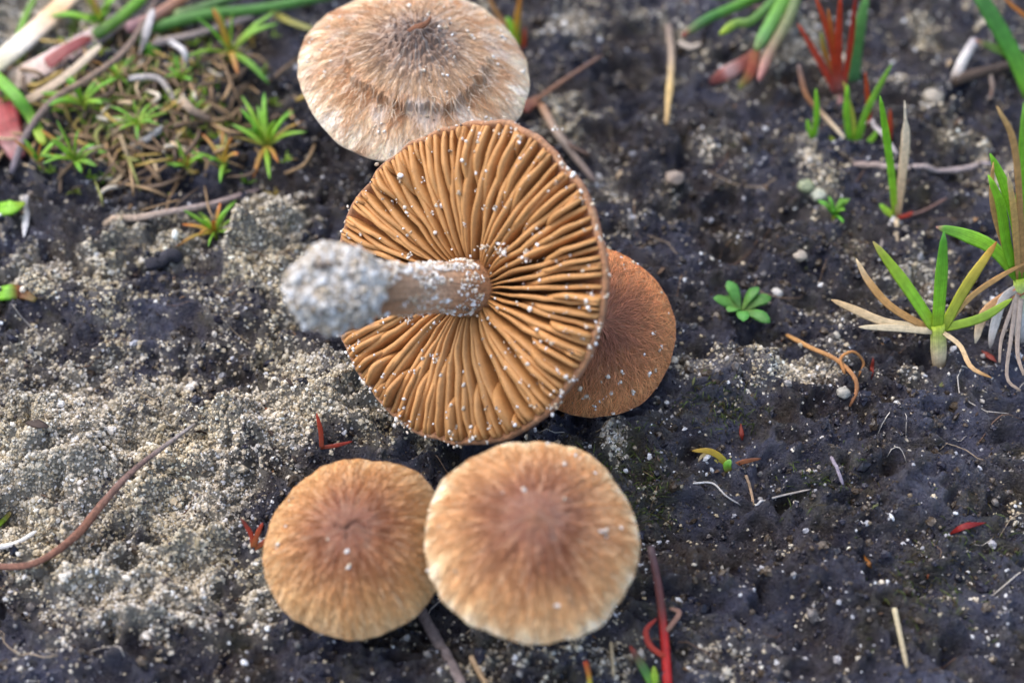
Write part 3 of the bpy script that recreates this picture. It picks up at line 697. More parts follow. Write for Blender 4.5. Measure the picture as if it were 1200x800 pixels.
def rosette(px, py, label, n=9, ln=30, w=6, seed=0, cols=((0, YGR), (.4, GRN2), (1, GRN)), elev=(15, 75), dead=.2, cat='seedling', name='rosette_seedling', oval=False, group=None, dz=.05, flat=.4):
    g = np.random.default_rng(seed); b = G(px, py, dz); o = empty(name, b, label, cat, group); s_ = np.linalg.norm(b-CAM)*.0005
    for k in range(n):
        az = 2*math.pi*(k*.382+g.uniform(-.06, .06)); e0 = R_(g.uniform(*elev)); l = ln*s_*g.uniform(.65, 1.15)
        d = np.array([math.cos(az)*math.cos(e0), math.sin(az)*math.cos(e0), math.sin(e0)])
        P = crom([b, b+d*l*.5+np.array([0, 0, .06*l]), b+d*l-np.array([0, 0, .12*l*g.uniform(0, 1.5)])], 9); t = np.linspace(0, 1, 9)
        pr = np.interp(t, [0, .15, .35, .7, .92, 1], [.3, .35, .7, 1, .6, .1]) if oval else np.interp(t, [0, .2, .7, .92, 1], [.8, 1, .9, .5, .1])
        up = np.array([0, 0, 1.0])+.3*g.normal(size=3)
        V, F = tube(P, pr*w*s_/2, 7, flat, up, .2)
        cs = [(0, YEL), (.5, lin(176,150,70)), (1, ORG)] if g.random() < dead else cols
        obj('leaf', V, F, M_leaf, o, np.clip(gradcols(cs, np.concatenate([np.repeat(t, 7), [0, 1]]))*g.uniform(.78, 1.15)*np.array([g.uniform(.85, 1.25), 1, 1]), 0, 1))
    V, F = tube([b+np.array([0, 0, -.14]), b+np.array([0, 0, .02])], [.02, .025], 6); obj('stem', V, F, M_leaf, o, YGR*np.ones((len(V), 1)))
    return o
def stick(name, label, cat, px, w, stops, dz=.04, mat=None, prof=None, flat=.9, group=None, n=18, rough=0.0, sides=8):
    """a stalk, twig or blade lying on the ground; dz: height over the soil of each given point"""
    dz = np.broadcast_to(dz, (len(px),)); dep = None
    P = crom([G(x, y, z) for (x, y), z in zip(px, dz)], n)
    hh = H(P[:, 0], P[:, 1]); s_ = np.linalg.norm(P.mean(0)-CAM)*.0005
    P[:, 2] = np.maximum(P[:, 2], hh+.2*w*s_)
    t = np.linspace(0, 1, n); pr = np.interp(t, *(prof or ([0, .05, .9, 1], [.7, 1, .8, .4])))
    g = np.random.default_rng(int(abs(px[0][0]*7+px[0][1]*13)))
    V, F = tube(P, pr*w*s_/2*(1+rough*g.normal(size=n)), sides, flat, (0, -.3, .95), .15 if flat < .6 else 0)
    C = gradcols(stops, np.concatenate([np.repeat(t, sides), [0, 1]]))
    return tag(obj(name, V, F, mat or M_dry, None, C, origin=P[0]), label, cat, group)
def solid(c): return [(0, c), (1, c)]

# right: tuft with pale sheath
o = empty('grass_tuft', G(1100, 430), 'fan-shaped grass tuft on a pale sheath with three broad green-yellow blades', 'grass')
b0 = G(1100, 430)
sh = plane_pts(b0, [(1100, 385)], 75)[0]
def B(px, ang, w, st, nm='blade', mat=None, **k): return blade(o, nm, px, ang, w, st, mat=mat, base=sh, **k)
blade(o, 'sheath', [(1101, 432), (1100, 408), (1099, 380)], 75, 19, [(0, lin(120,96,70)), (.4, PALE), (1, YGR)], .8, M_dry, fold=0, prof=([0, .5, 1], [.8, 1, .9]))
B([(1096, 386), (1062, 335), (1023, 283)], 68, 14, [(0, YGR), (.3, GRN2), (.85, YGR), (1, lin(170,150,90))])
B([(1098, 386), (1102, 330), (1106, 272)], 80, 15, [(0, YGR), (.3, GRN2), (1, lin(100,165,60))])
B([(1104, 386), (1132, 335), (1168, 283)], 62, 13, [(0, YGR), (.5, lin(176,170,60)), (.8, YEL), (1, ORG)])
B([(1090, 386), (1045, 360), (1018, 330), (1003, 303)], 50, 9, [(0, TAN), (.6, lin(190,142,84)), (1, PALE)], 'dry_blade', M_dry)
B([(1092, 384), (1040, 378), (1000, 362), (974, 351)], 32, 10, [(0, PALE), (.6, lin(206,176,132)), (1, lin(200,166,120))], 'dry_blade', M_dry)
B([(1092, 388), (1050, 384), (1006, 383)], 25, 9, [(0, PALE), (1, lin(220,200,164))], 'dry_blade', M_dry)
B([(1106, 384), (1150, 372), (1186, 350)], 52, 11, [(0, YGR), (.6, lin(150,180,64)), (1, YGR)])
B([(1104, 386), (1135, 350), (1170, 325), (1206, 306)], 55, 7, [(0, lin(190,150,90)), (1, TAN)], 'dry_blade', M_dry)
B([(1106, 390), (1125, 405), (1138, 430), (1163, 443)], 5, 6, [(0, PALE), (1, TAN)], 'dry_blade', M_dry)
# right edge tuft
o = empty('grass_tuft', G(1196, 400), 'tall grass tuft with grey withered sheath and drooping tan blade, beside the fan-shaped tuft', 'grass')
b0 = G(1196, 400); sh = plane_pts(b0, [(1196, 335)], 78)[0]
blade(o, 'sheath', [(1198, 402), (1194, 370), (1196, 325)], 78, 17, [(0, GRY), (.5, WHT), (1, YGR)], .8, M_dry, fold=0, prof=([0, .5, 1], [.8, 1, .9]))
B([(1198, 330), (1165, 292), (1130, 275), (1097, 266)], 58, 16, [(0, GRN), (.5, GRN2), (.92, lin(110,165,60)), (1, PINK)])
B([(1197, 330), (1190, 260), (1176, 215), (1160, 180)], 74, 13, [(0, GRN), (.6, GRN2), (1, GRN)])
B([(1194, 330), (1180, 290), (1172, 240), (1158, 205)], 80, 12, [(0, GRN), (1, GRN2)])
B([(1198, 330), (1196, 240), (1200, 120)], 82, 13, [(0, GRN), (.6, GRN2), (1, lin(130,180,70))])
B([(1194, 330), (1188, 250), (1181, 203)], 86, 8, [(0, TAN), (.7, lin(214,172,96)), (1, PALE)], 'dry_blade', M_dry)
B([(1199, 330), (1190, 180), (1168, 124)], 84, 8, [(0, TAN), (.7, lin(196,150,90)), (1, lin(214,172,110))], 'dry_blade', M_dry)
B([(1192, 330), (1168, 262), (1162, 225), (1164, 190)], 76, 7, [(0, TAN), (1, lin(206,160,100))], 'dry_blade', M_dry)
B([(1200, 338), (1175, 350), (1152, 370), (1143, 402)], 50, 14, [(0, lin(170,104,70)), (.6, lin(206,160,110)), (1, lin(236,214,180))], 'dry_blade', M_dry)
B([(1196, 335), (1176, 350), (1164, 385), (1160, 408)], 42, 11, [(0, GRY), (.5, WHT), (1, GRY)], 'dry_blade', M_dry)
for k, (px, ww) in enumerate((([(1192, 345), (1184, 400), (1180, 442), (1196, 458)], 6), ([(1196, 350), (1192, 410), (1200, 440)], 7), ([(1190, 350), (1174, 395), (1171, 425)], 6))):
    B(px, 12, ww, [(0, GRY), (1, lin(150,130,112))], 'root', M_dry, prof=([0, 1], [1, .5]))
# green and dry pair of blades
o = empty('grass_shoot', G(1049, 262), 'grass shoot of one slim green blade beside one straw-dry blade', 'grass'); b0 = G(1049, 262); sh = plane_pts(b0, [(1049, 252)], 80)[0]
B([(1050, 256), (1044, 200), (1037, 150), (1031, 112)], 80, 9, [(0, YGR), (.3, GRN2), (1, GRN)])
B([(1051, 256), (1057, 205), (1061, 160), (1060, 118)], 78, 11, [(0, lin(214,168,120)), (.5, lin(236,206,164)), (1, lin(240,222,190))], 'dry_blade', M_dry, prof=([0, .1, .5, .72, .8, 1], [.6, .85, 1, .9, .35, .1]))
B([(1049, 254), (1040, 248), (1031, 239)], 55, 8, [(0, YGR), (1, GRN2)])
B([(1048, 254), (1040, 270), (1028, 298)], 15, 6, [(0, WHT), (1, GRY)], 'root', M_dry)
B([(1051, 256), (1050, 280), (1056, 318)], 15, 6, [(0, PALE), (1, GRY)], 'root', M_dry)
B([(1052, 255), (1064, 252), (1070, 248)], 25, 5, solid(RED), 'bract', M_leaf)
# green tuft above it
o = empty('grass_tuft', G(1000, 172), 'short bright green grass tuft at the foot of the red stems', 'grass'); b0 = G(1000, 172); sh = b0
for px, a_, ww, st in (([(997,172),(992,135),(993,99)],75,8,[(0,GRN),(1,GRN2)]), ([(1000,172),(1018,125),(1045,75)],72,8,[(0,GRN),(1,lin(128,170,60))]), ([(1003,172),(1010,150),(1012,138)],70,7,[(0,GRN),(1,GRN2)]),
    ([(1003,174),(1020,165),(1030,150)],60,7,[(0,GRN),(1,GRN2)]), ([(998,174),(985,172),(972,160)],50,7,[(0,GRN),(1,YGR)]), ([(1002,175),(1015,180),(1030,180)],20,8,[(0,GRN),(1,GRN2)]), ([(1000,172),(1000,140),(988,95)],70,5,[(0,YGR),(1,lin(180,170,70))])):
    B(px, a_, ww, st)
o = empty('grass_shoot', G(952, 162), 'tiny green grass shoot with one upright blade and a short side blade', 'grass'); sh = G(952, 162)
B([(953, 162), (957, 135), (956, 104)], 78, 7, [(0, GRN), (1, GRN2)]); B([(952, 162), (948, 152), (946, 140)], 72, 6, [(0, GRN), (1, GRN2)])
# red stems
o = empty('red_stemmed_plant', G(986, 118), 'cluster of upright rust-red stems rising from a pink base', 'plant'); sh = G(986, 118)
for px, a_, ww, st in (([(980,110),(962,75),(935,28)],70,8,[(0,lin(170,96,90)),(.3,RED),(1,lin(176,70,40))]), ([(982,110),(974,50),(955,-5)],74,8,[(0,lin(176,110,100)),(.3,RED),(1,lin(190,84,40))]), ([(985,110),(982,60),(985,-8)],78,9,[(0,PINK),(.3,RED),(1,lin(186,70,36))]),
    ([(987,110),(997,50),(1003,-8)],76,7,[(0,PINK),(.2,RED),(1,lin(150,50,34))]), ([(984,108),(978,70),(972,50)],72,6,[(0,lin(190,120,60)),(1,YGR)]), ([(983,100),(966,60),(962,38)],66,6,[(0,RED),(1,lin(150,160,60))]), ([(984,100),(976,45),(970,10)],76,6,[(0,RED),(1,ORG)]), ([(986,112),(986,122),(988,132)],15,9,[(0,PINK),(1,lin(190,150,140))])):
    B(px, a_, ww, st, 'stalk')
o = empty('grass_sprig', G(1000, 100), 'thick blue-green grass blade standing behind the red stems', 'grass'); sh = G(1000, 100)
B([(1000, 100), (1004, 50), (1016, -8)], 70, 15, [(0, lin(90,140,90)), (.5, DGR), (1, lin(110,160,84))], 'blade')
for q, px in enumerate(([(1019,148),(1017,120),(1014,84)], [(1042,168),(1043,150),(1043,128)])):
    o = empty('red_shoot', G(*px[0]), ['slim orange-red shoot beside the short green tuft', 'slim dark orange shoot behind the green and dry blade pair'][q], 'shoot'); sh = G(*px[0]); B(px, 75, 6, [(0, RED), (1, lin(190,84,36))], 'stalk')
# rush hanging in from above
o = empty('rush_plant', G(935, -30), 'rush with round green stems drooping to the soil, their tips pinkish', 'plant'); sh = G(935, -30, .6)
for px, a_, ww, st in (([(935,-30),(868,5),(830,22),(800,42)],-12,12,[(0,GRN),(.7,DGR),(.9,lin(110,130,80)),(1,lin(170,90,80))]), ([(935,-30),(905,25),(886,58)],-10,17,[(0,GRN),(.8,lin(110,156,84)),(1,lin(130,150,90))]), ([(940,-30),(925,20),(903,60),(889,94)],-8,14,[(0,lin(120,150,84)),(.5,lin(140,138,96)),(.8,lin(170,130,110)),(1,PINK)]), ([(935,-30),(885,22),(862,28),(844,40)],-12,11,[(0,DGR),(.7,lin(130,160,70)),(1,YGR)]), ([(930,-30),(870,-8),(820,-5)],-8,9,[(0,GRN),(1,GRN)]), ([(935,-30),(900,8),(860,2)],-4,6,[(0,PINK),(1,GRY)])):
    B(px, a_, ww, st, 'stalk', flat=.85, fold=0, prof=([0,.85,1],[1,.9,.35]))
o = empty('sheath_scale', G(858, 92), 'shiny pink-red papery sheath at the end of a green rush stem', 'plant'); sh = G(884, 66, .1)
B([(886, 60), (872, 74), (850, 86), (832, 97)], 6, 17, [(0, lin(176,110,84)), (.4, lin(176,104,90)), (.6, lin(224,190,180)), (.75, lin(170,90,76)), (1, lin(110,54,48))], 'scale', M_leaf, prof=([0,.3,.7,1],[.5,.9,1,.4]))
B([(886, 60), (880, 84), (866, 104)], 4, 14, [(0, lin(180,120,80)), (.5, lin(170,80,60)), (1, lin(120,130,60))], 'scale', M_leaf, prof=([0,.5,1],[.7,1,.4]))
# upper right corner
o = empty('grass_sprig', G(1205, 112), 'broad bright green grass blade arching above the forked twig', 'grass'); sh = G(1205, 112, .2)
B([(1208, 112), (1190, 70), (1168, 30), (1145, -8)], 60, 18, [(0, GRN), (.5, lin(84,150,50)), (1, DGR)], 'blade', prof=([0,.8,1],[1,1,.8])); B([(1208, 72), (1175, 60), (1142, 47)], 55, 10, [(0, GRN), (.8, lin(110,130,70)), (1, PINK)], 'blade'); B([(1206, 72), (1190, 74), (1184, 76)], 60, 8, [(0, GRN2), (1, lin(196,220,140))], 'blade'); B([(1205, 22), (1190, 10), (1176, -2)], 60, 5, [(0, ORG), (1, ORG)], 'blade')
o = empty('twig', G(1121, 94), 'forked twig, one arm bleached white and the other dark brown', 'twig'); sh = G(1121, 94, .12)
B([(1119, 95), (1128, 72), (1142, 48)], 10, 13, [(0, GRY), (.5, WHT), (1, lin(170,160,160))], 'branch', M_wood, flat=1, fold=0, prof=([0,1],[1,.8])); B([(1117, 95), (1140, 88), (1165, 82), (1205, 72)], 8, 13, [(0, lin(80,64,52)), (1, lin(64,52,46))], 'branch', M_wood, flat=1, fold=0, prof=([0,1],[1,.9])); B([(1160, 84), (1163, 102), (1160, 118)], 4, 5, [(0, GRY), (1, BRN)], 'branch', M_wood, flat=1, fold=0)
# seedlings on the right
rosette(978, 252, 'tiny feathery bright green seedling on bare dark soil', 9, 32, 6, 5, ((0, lin(84,140,40)), (1, lin(112,176,50))), (20, 70), 0)
b_ = rosette(868, 366, 'small seedling with rounded glossy green leaves beside the rust cap', 8, 44, 17, 9, ((0, lin(150,176,100)), (.5, lin(104,160,70)), (1, lin(90,150,60))), (22, 52), 0, oval=True, dz=.14, flat=.22)
# sprout
o = empty('sprout', G(852, 552), 'sprout with one arched yellow leaf and one thin brown leaf', 'seedling'); sh = G(852, 552)
B([(854, 552), (852, 545), (856, 538)], 70, 10, [(0, lin(120,80,40)), (.6, lin(130,190,60)), (1, lin(170,220,110))], 'stem'); B([(854, 548), (845, 536), (830, 528), (811, 528)], 55, 8, [(0, lin(140,150,50)), (.5, lin(190,160,50)), (1, lin(210,170,70))], 'leaf'); B([(850, 548), (835, 535), (824, 533), (818, 541)], 40, 5, [(0, YEL), (1, PALE)], 'leaf'); B([(856, 548), (870, 541), (892, 537)], 45, 6, [(0, lin(170,100,50)), (1, lin(130,80,50))], 'leaf')
for q, (px, ww) in enumerate((([(812,566),(835,566),(850,580),(868,592)],2.5), ([(874,556),(880,575),(883,592)],4), ([(885,592),(910,582),(950,573)],3))):
    stick('rootlet', ['hair-thin white rootlet below the yellow-leaved sprout', 'pale tan rootlet hanging beside the yellow-leaved sprout', 'long white thread trailing away from the yellow-leaved sprout'][q], 'root', px, ww, [(0, WHT), (1, lin(180,170,160))] if q != 1 else solid(lin(170,140,110)), .015)
# curled brown root and red shoot
stick('rootlet', 'curled light brown root with a hooked end below the dry blades of the fan-shaped tuft', 'root', [(922, 392), (950, 408), (978, 420), (1000, 440), (1004, 458), (996, 476)], 6, [(0, TAN), (.6, lin(160,112,70)), (1, lin(150,100,66))], [.03, .1, .14, .12, .08, .03])
stick('rootlet', 'small looped brown tendril on the curled root', 'root', [(990, 438), (985, 420), (1000, 412), (1012, 425), (1006, 442)], 4, solid(lin(170,116,66)), [.05, .16, .2, .16, .05])
for q, (px, ww, c_, lb) in enumerate((([(1021,445),(1022,432),(1023,418)],5,RED,'short red sprout beside the curled brown root'), ([(1150,411),(1160,418),(1168,424)],7,RED,'small red scrap under the drooping tan blade'), ([(1112,626),(1130,617),(1156,612)],8,lin(190,50,44),'flat bright red leaf scrap on bare dark soil'), ([(868,496),(869,508),(870,516)],6,RED,'tiny red seed leaf uphill of the yellow-leaved sprout'), ([(1012,650),(1018,660),(1022,666)],6,ORG,'small orange scrap on the lower slope of dark soil'))):
    stick('leaf_scrap', lb, 'leaf', px, ww, [(0, c_*.35), (.4, c_*.6), (1, c_*.4)], [.01, .05, .02], M_leaf, flat=.22, prof=([0, .3, .6, 1], [.15, .8, 1, .1]))
stick('straw', 'single pale straw stub on the dark soil below the red scrap', 'straw', [(1048, 712), (1054, 740), (1063, 782)], 7, [(0, lin(190,176,140)), (1, lin(150,136,110))], [.06, .08, .03])
stick('straw', 'faint grey straw pressed flat in the soil', 'straw', [(974, 535), (982, 552), (988, 568)], 5, solid(lin(140,130,140)), .02)
# bottom
o = empty('red_shoot', G(783, 812), 'tall shoot dark above and bright red below, beside the larger tan cap', 'shoot'); sh = G(783, 812, .05)
B([(783, 812), (779, 750), (772, 690), (762, 640)], 18, 11, [(0, lin(200,40,34)), (.38, lin(190,40,34)), (.5, lin(120,60,52)), (1, lin(96,76,78))], 'stalk', M_leaf, flat=.9, fold=0, prof=([0,1],[1,.8]))
B([(780, 770), (762, 756), (757, 738), (770, 724)], 22, 7, [(0, RED), (1, lin(190,60,44))], 'side_shoot', M_leaf); B([(780, 740), (796, 718), (784, 712)], 20, 6, solid(lin(150,110,90)), 'side_shoot', M_dry)
o = empty('grass_sprig', G(770, 815), 'small grass blade turning from red tip to green at the foot of the red shoot', 'grass'); sh = G(770, 815)
B([(772, 815), (756, 785), (738, 756)], 30, 11, [(0, GRN2), (.5, DGR), (.85, lin(120,70,60)), (1, RED)], 'blade'); B([(775, 815), (768, 795), (766, 780)], 50, 9, [(0, GRN2), (1, YGR)], 'blade')
stick('twig', 'straight grey twig poking out from under the two tan caps', 'twig', [(490, 712), (515, 755), (545, 806)], 15, [(0, lin(110,96,92)), (1, lin(128,114,110))], [.06, .12, .2], M_wood, rough=.05)
stick('straw', 'pale tan straw stub beside the straight grey twig', 'straw', [(552, 768), (562, 788), (572, 806)], 8, solid(lin(190,160,124)), .06)
stick('straw', 'pale upright straw stub at the foot of the larger tan cap', 'straw', [(716, 752), (718, 775), (719, 792)], 5, solid(lin(186,166,130)), .05)
stick('straw', 'short orange-green stub at the foot of the larger tan cap', 'straw', [(686, 774), (690, 790), (692, 806)], 7, [(0, RED), (.5, ORG), (1, YGR)], .08)
# left
o = empty('red_sprout', G(377, 526), 'tiny two-armed red sprout between the uprooted mushroom and the smaller tan cap', 'seedling'); sh = G(377, 526)
B([(377, 526), (376, 505), (371, 484)], 55, 6, [(0, lin(150,70,44)), (1, RED)], 'leaf'); B([(377, 524), (392, 522), (413, 517)], 25, 5, [(0, lin(150,70,44)), (1, lin(170,56,40))], 'leaf')
o = empty('red_sprout', G(297, 642), 'tiny three-leaved red sprout at the edge of the smaller tan cap', 'seedling'); sh = G(297, 642)
B([(297, 642), (294, 625), (282, 606)], 55, 6, [(0, lin(170,100,50)), (.5, RED), (1, lin(110,60,50))], 'leaf'); B([(297, 642), (302, 625), (308, 612)], 60, 6, [(0, lin(170,100,50)), (1, RED)], 'leaf'); B([(297, 643), (308, 636), (317, 628)], 40, 6, [(0, lin(170,100,50)), (1, RED)], 'leaf')
stick('dry_stick', 'long curved reddish-brown dry stem lying across the sand', 'stem', [(-12, 664), (40, 660), (88, 628), (120, 590), (160, 548), (228, 497)], 10, [(0, lin(132,92,76)), (.5, lin(128,86,66)), (.85, lin(120,98,90)), (1, lin(190,180,172))], [.08, .12, .3, .38, .3, .1], M_wood, prof=([0,.3,.5,.9,1],[.75,.9,1.1,.6,.4]), n=26, rough=.03)
stick('straw', 'thin white straw chip at the edge of the pale sand', 'straw', [(-6, 642), (20, 636), (43, 622)], 7, [(0, WHT), (1, lin(220,216,206))], .06)
stick('leaf_scrap', 'small green leaf tip lying on the pale sand', 'leaf', [(-8, 622), (4, 610), (13, 600)], 8, [(0, GRN), (1, lin(140,120,70))], .08, M_leaf, flat=.4)
stick('leaf_scrap', 'short broad green leaf lying in the sand below the turf', 'leaf', [(-8, 246), (12, 244), (29, 238)], 20, [(0, GRN), (.6, GRN2), (1, YGR)], [.1, .16, .12], M_leaf, flat=.3, prof=([0,.5,1],[.9,1,.2]))
stick('leaf_scrap', 'half green half reddish leaf lying flat in the sand', 'leaf', [(-8, 347), (10, 343), (25, 344), (42, 352)], 20, [(0, GRN2), (.35, GRN), (.55, lin(140,76,50)), (1, lin(110,96,40))], .09, M_leaf, flat=.3, prof=([0,.5,1],[.9,1,.3]))
stick('straw', 'pointed white straw chip hanging from the edge of the turf', 'straw', [(28, 278), (31, 255), (36, 225)], 8, [(0, lin(226,224,222)), (1, GRY)], [.05, .12, .12], prof=([0,.3,1],[.2,1,.8]), flat=.5)
stick('charcoal_piece', 'black charcoal stub lying on the sand', 'charcoal', [(172, 312), (190, 308), (213, 304)], 17, solid(lin(52,50,56)), .05, M_wood, prof=([0,.1,.9,1],[.7,1,1,.6]), rough=.08, n=12)
stick('twig', 'straight pale pinkish twig lying at the lower edge of the turf', 'twig', [(122, 263), (190, 250), (245, 240), (305, 222)], 9, [(0, lin(180,156,130)), (.6, lin(176,156,146)), (1, lin(140,120,116))], [.12, .2, .2, .14], M_wood, rough=.04)
# upper left turf
stick('dry_stick', 'long arching grey-brown dry stem over the turf', 'stem', [(14, 205), (30, 160), (62, 118), (110, 88), (150, 55), (188, -8)], 9, [(0, lin(120,110,116)), (.5, lin(140,116,96)), (1, lin(128,108,96))], [.1, .3, .45, .5, .5, .4], M_wood, n=24, rough=.04)
stick('dead_grass', 'thick bleached grass blade, cream with an orange edge', 'grass', [(-12, 82), (30, 48), (62, 18), (92, -12)], 26, [(0, lin(190,180,140)), (.3, lin(226,214,196)), (.7, lin(220,176,128)), (1, lin(226,204,180))], .35, flat=.35, prof=([0,1],[1,.9]))
stick('dead_grass', 'wide faded pinkish-white dead blade lying under the thick bleached blade', 'grass', [(10, 100), (60, 74), (105, 48), (150, 15)], 30, [(0, lin(196,176,150)), (.4, lin(206,180,172)), (1, lin(180,160,156))], .18, flat=.25)
stick('dead_grass', 'dull crimson dead leaf strip among the bleached blades', 'grass', [(55, 76), (80, 58), (106, 44)], 17, [(0, lin(170,96,90)), (1, lin(150,70,66))], .3, M_leaf, flat=.3)
stick('dead_grass', 'slim tan dead blade between the bleached blades and the long arching stem', 'grass', [(30, 120), (75, 92), (120, 62)], 12, [(0, lin(170,146,120)), (1, lin(206,186,160))], .28, flat=.35)
stick('red_leaf', 'large pinkish-red fallen leaf at the edge of the turf', 'leaf', [(-16, 96), (0, 130), (12, 160), (22, 186)], 42, [(0, lin(190,80,80)), (.6, lin(180,74,72)), (.8, lin(206,160,150)), (1, lin(190,120,120))], .15, M_leaf, flat=.2, prof=([0,.4,1],[1,1,.4]))
stick('grass_sprig', 'green grass blade slanting down beside the red leaf', 'grass', [(-10, 86), (18, 112), (38, 140), (52, 170)], 15, [(0, GRN), (.5, lin(110,170,56)), (1, YGR)], [.35, .36, .3, .15], M_leaf, flat=.35)
stick('fallen_rush', 'long round green rush stem lying behind the pale mushroom', 'stem', [(176, 34), (240, 22), (310, 10), (420, -12)], 14, [(0, lin(86,134,60)), (.5, lin(104,152,70)), (1, DGR)], .3, M_leaf, flat=.9)
stick('fallen_rush', 'thick green rush stem between the bleached blades and the pinkish one', 'stem', [(110, 42), (140, 22), (175, -10)], 15, [(0, lin(110,140,70)), (1, GRN)], .3, M_leaf, flat=.9)
stick('fallen_rush', 'pinkish rush stem crossing behind the long arching stem', 'stem', [(150, 34), (180, 16), (225, -10)], 15, [(0, lin(170,130,130)), (1, lin(190,140,100))], .36, M_leaf, flat=.9)
stick('fallen_rush', 'pale green rush stem just above the long round one', 'stem', [(205, 18), (240, 8), (290, -8)], 12, [(0, lin(150,170,110)), (1, DGR)], .28, M_leaf, flat=.9)
stick('dry_stick', 'straight grey dead stem below the long green rush stem', 'stem', [(178, 52), (230, 40), (296, 20)], 10, [(0, lin(170,152,140)), (1, lin(150,136,130))], .25, M_wood)
stick('dead_grass', 'upright silvery grey chip beside the green seed ball', 'grass', [(163, 70), (170, 45), (180, 14)], 11, [(0, lin(150,140,132)), (1, lin(196,188,182))], [.2, .45, .6], flat=.4)
stick('grass_sprig', 'short yellow-green blade below the long green rush stem', 'grass', [(318, 14), (340, 26), (368, 40)], 9, [(0, lin(170,160,70)), (1, lin(140,140,70))], .15, M_leaf, flat=.4)
stick('grass_sprig', 'thin green blade standing in the upper edge of the turf', 'grass', [(18, 45), (30, 20), (44, -8)], 9, [(0, GRN), (1, lin(120,150,60))], [.2, .3, .4], M_leaf, flat=.4)
stick('twig', 'bleached forked root chip beside the green seed ball', 'twig', [(196, 48), (215, 60), (218, 82)], 8, solid(lin(200,194,190)), [.2, .3, .15], M_wood)
stick('twig', 'bent pale root lying across the middle of the turf', 'twig', [(150, 92), (185, 92), (205, 118)], 8, [(0, lin(196,186,176)), (1, lin(170,156,144))], [.25, .3, .15], M_wood)
stick('twig', 'knobbly grey root chip in the lower turf', 'twig', [(150, 175), (170, 160), (190, 148)], 11, [(0, lin(150,138,128)), (1, lin(196,188,178))], [.1, .2, .2], M_wood, rough=.12)
stick('twig', 'short brown root between the two feathery seedlings', 'twig', [(212, 115), (226, 130), (250, 142)], 11, [(0, lin(190,166,140)), (1, lin(140,112,92))], [.2, .22, .1], M_wood, rough=.1)
p = G(178, 62, .12); U2 = U*(1+.04*perlin(U[:, 0]*2, U[:, 1]*2, U[:, 2]*2))[:, None]
o = empty('seed_ball', p, 'round bright green seed ball in the turf', 'seed'); obj('fruit', p+U2*np.array([.115, .115, .14]), BF, M_leaf, o, lin(110,176,40)*np.ones((len(U), 1)))
V, F = tube([p+np.array([0, 0, -.16]), p+np.array([0, 0, -.09])], [.02, .03], 6); obj('stalk', V, F, M_leaf, o, lin(120,150,50)*np.ones((len(V), 1)))
TG = ((0, lin(196,206,96)), (.4, lin(146,194,62)), (1, lin(110,166,56)))
for q, (x_, y_, n_, l_, w_, sd_, lb, dead) in enumerate((
    (118, 28, 9, 50, 11, 1, 'bright green rosette seedling among the thick stems above the long arching stem', .1),
    (270, 62, 7, 62, 11, 2, 'large star-shaped green seedling standing apart under the rush stem', .15),
    (98, 122, 8, 46, 10, 3, 'green seedling with a long side leaf under the long arching stem', .1),
    (162, 146, 10, 34, 6, 4, 'yellow-green fine-leaved seedling in the middle of the turf', .1),
    (88, 188, 9, 44, 10, 6, 'green seedling with curled lower leaves at the lower edge of the turf', .15),
    (312, 172, 16, 62, 9, 7, 'dense dark green many-leaved rosette beside the pale mushroom', .2),
    (220, 195, 6, 34, 7, 8, 'small yellow-green seedling left by the many-leaved rosette', .3),
    (252, 272, 12, 50, 8, 10, 'green rosette growing against the upright sand clump', .3),
    (140, 92, 6, 34, 7, 11, 'slender green seedling close behind the fine-leaved one', .1),
    (212, 92, 5, 24, 7, 12, 'small green seedling beside the bleached root chip', 0),
    (262, 192, 6, 46, 7, 13, 'withered yellow-brown seedling below the many-leaved rosette', .8),
    (45, 190, 4, 40, 8, 14, 'few-leaved green seedling beside the arching stem foot', .3))):
    rosette(x_, y_, lb, n_+2, l_*1.08, w_*.72, sd_+40, TG, (5, 75), dead, dz=.14)
# by the pale mushroom and behind the uprooted one
o = empty('grass_shoot', G(606, 55), 'orange and green grass shoot behind the rim of the pale mushroom', 'grass'); sh = G(606, 55)
B([(606, 55), (606, 25), (610, -5)], 70, 8, [(0, GRN), (.5, lin(190,150,50)), (1, ORG)]); B([(604, 55), (600, 35), (594, 20)], 60, 9, [(0, GRN), (1, GRN2)]); B([(612, 70), (614, 50), (615, 32)], 70, 6, [(0, RED), (1, lin(180,90,50))]); B([(600, 40), (580, 12), (572, -5)], 62, 6, solid(TAN))
stick('dry_stick', 'thin straight brown stalk rising beside the pale mushroom', 'stem', [(628, 118), (665, 92), (706, 65)], 6, [(0, lin(140,100,76)), (1, lin(110,84,72))], [.1, .3, .5])
stick('dry_stick', 'pale dead stem curving behind the rim of the uprooted cap', 'stem', [(634, 122), (652, 156), (672, 182), (698, 214)], 10, [(0, lin(150,110,80)), (.4, lin(170,148,128)), (1, lin(128,110,100))], .08)
stick('dry_stick', 'dark brown dead stem crossing the pale curved one', 'stem', [(648, 146), (668, 170), (692, 182)], 6, solid(lin(110,86,72)), .12)
stick('leaf_scrap', 'rusty brown leaf scrap in the gap beside the two big caps', 'leaf', [(612, 130), (622, 122), (634, 118)], 16, [(0, lin(120,60,40)), (1, lin(160,110,80))], .1, M_leaf, flat=.3)
stick('straw', 'upright straw stalk on open soil beyond the uprooted mushroom', 'straw', [(783, 30), (786, 80), (781, 146)], 9, [(0, lin(130,112,100)), (.5, lin(160,140,120)), (.75, lin(196,166,110)), (1, lin(170,140,96))], [.1, .1, .06], rough=.1)
stick('straw', 'curved pale straw below the rush tips', 'straw', [(795, 50), (810, 56), (822, 52)], 8, solid(lin(180,166,150)), .06)
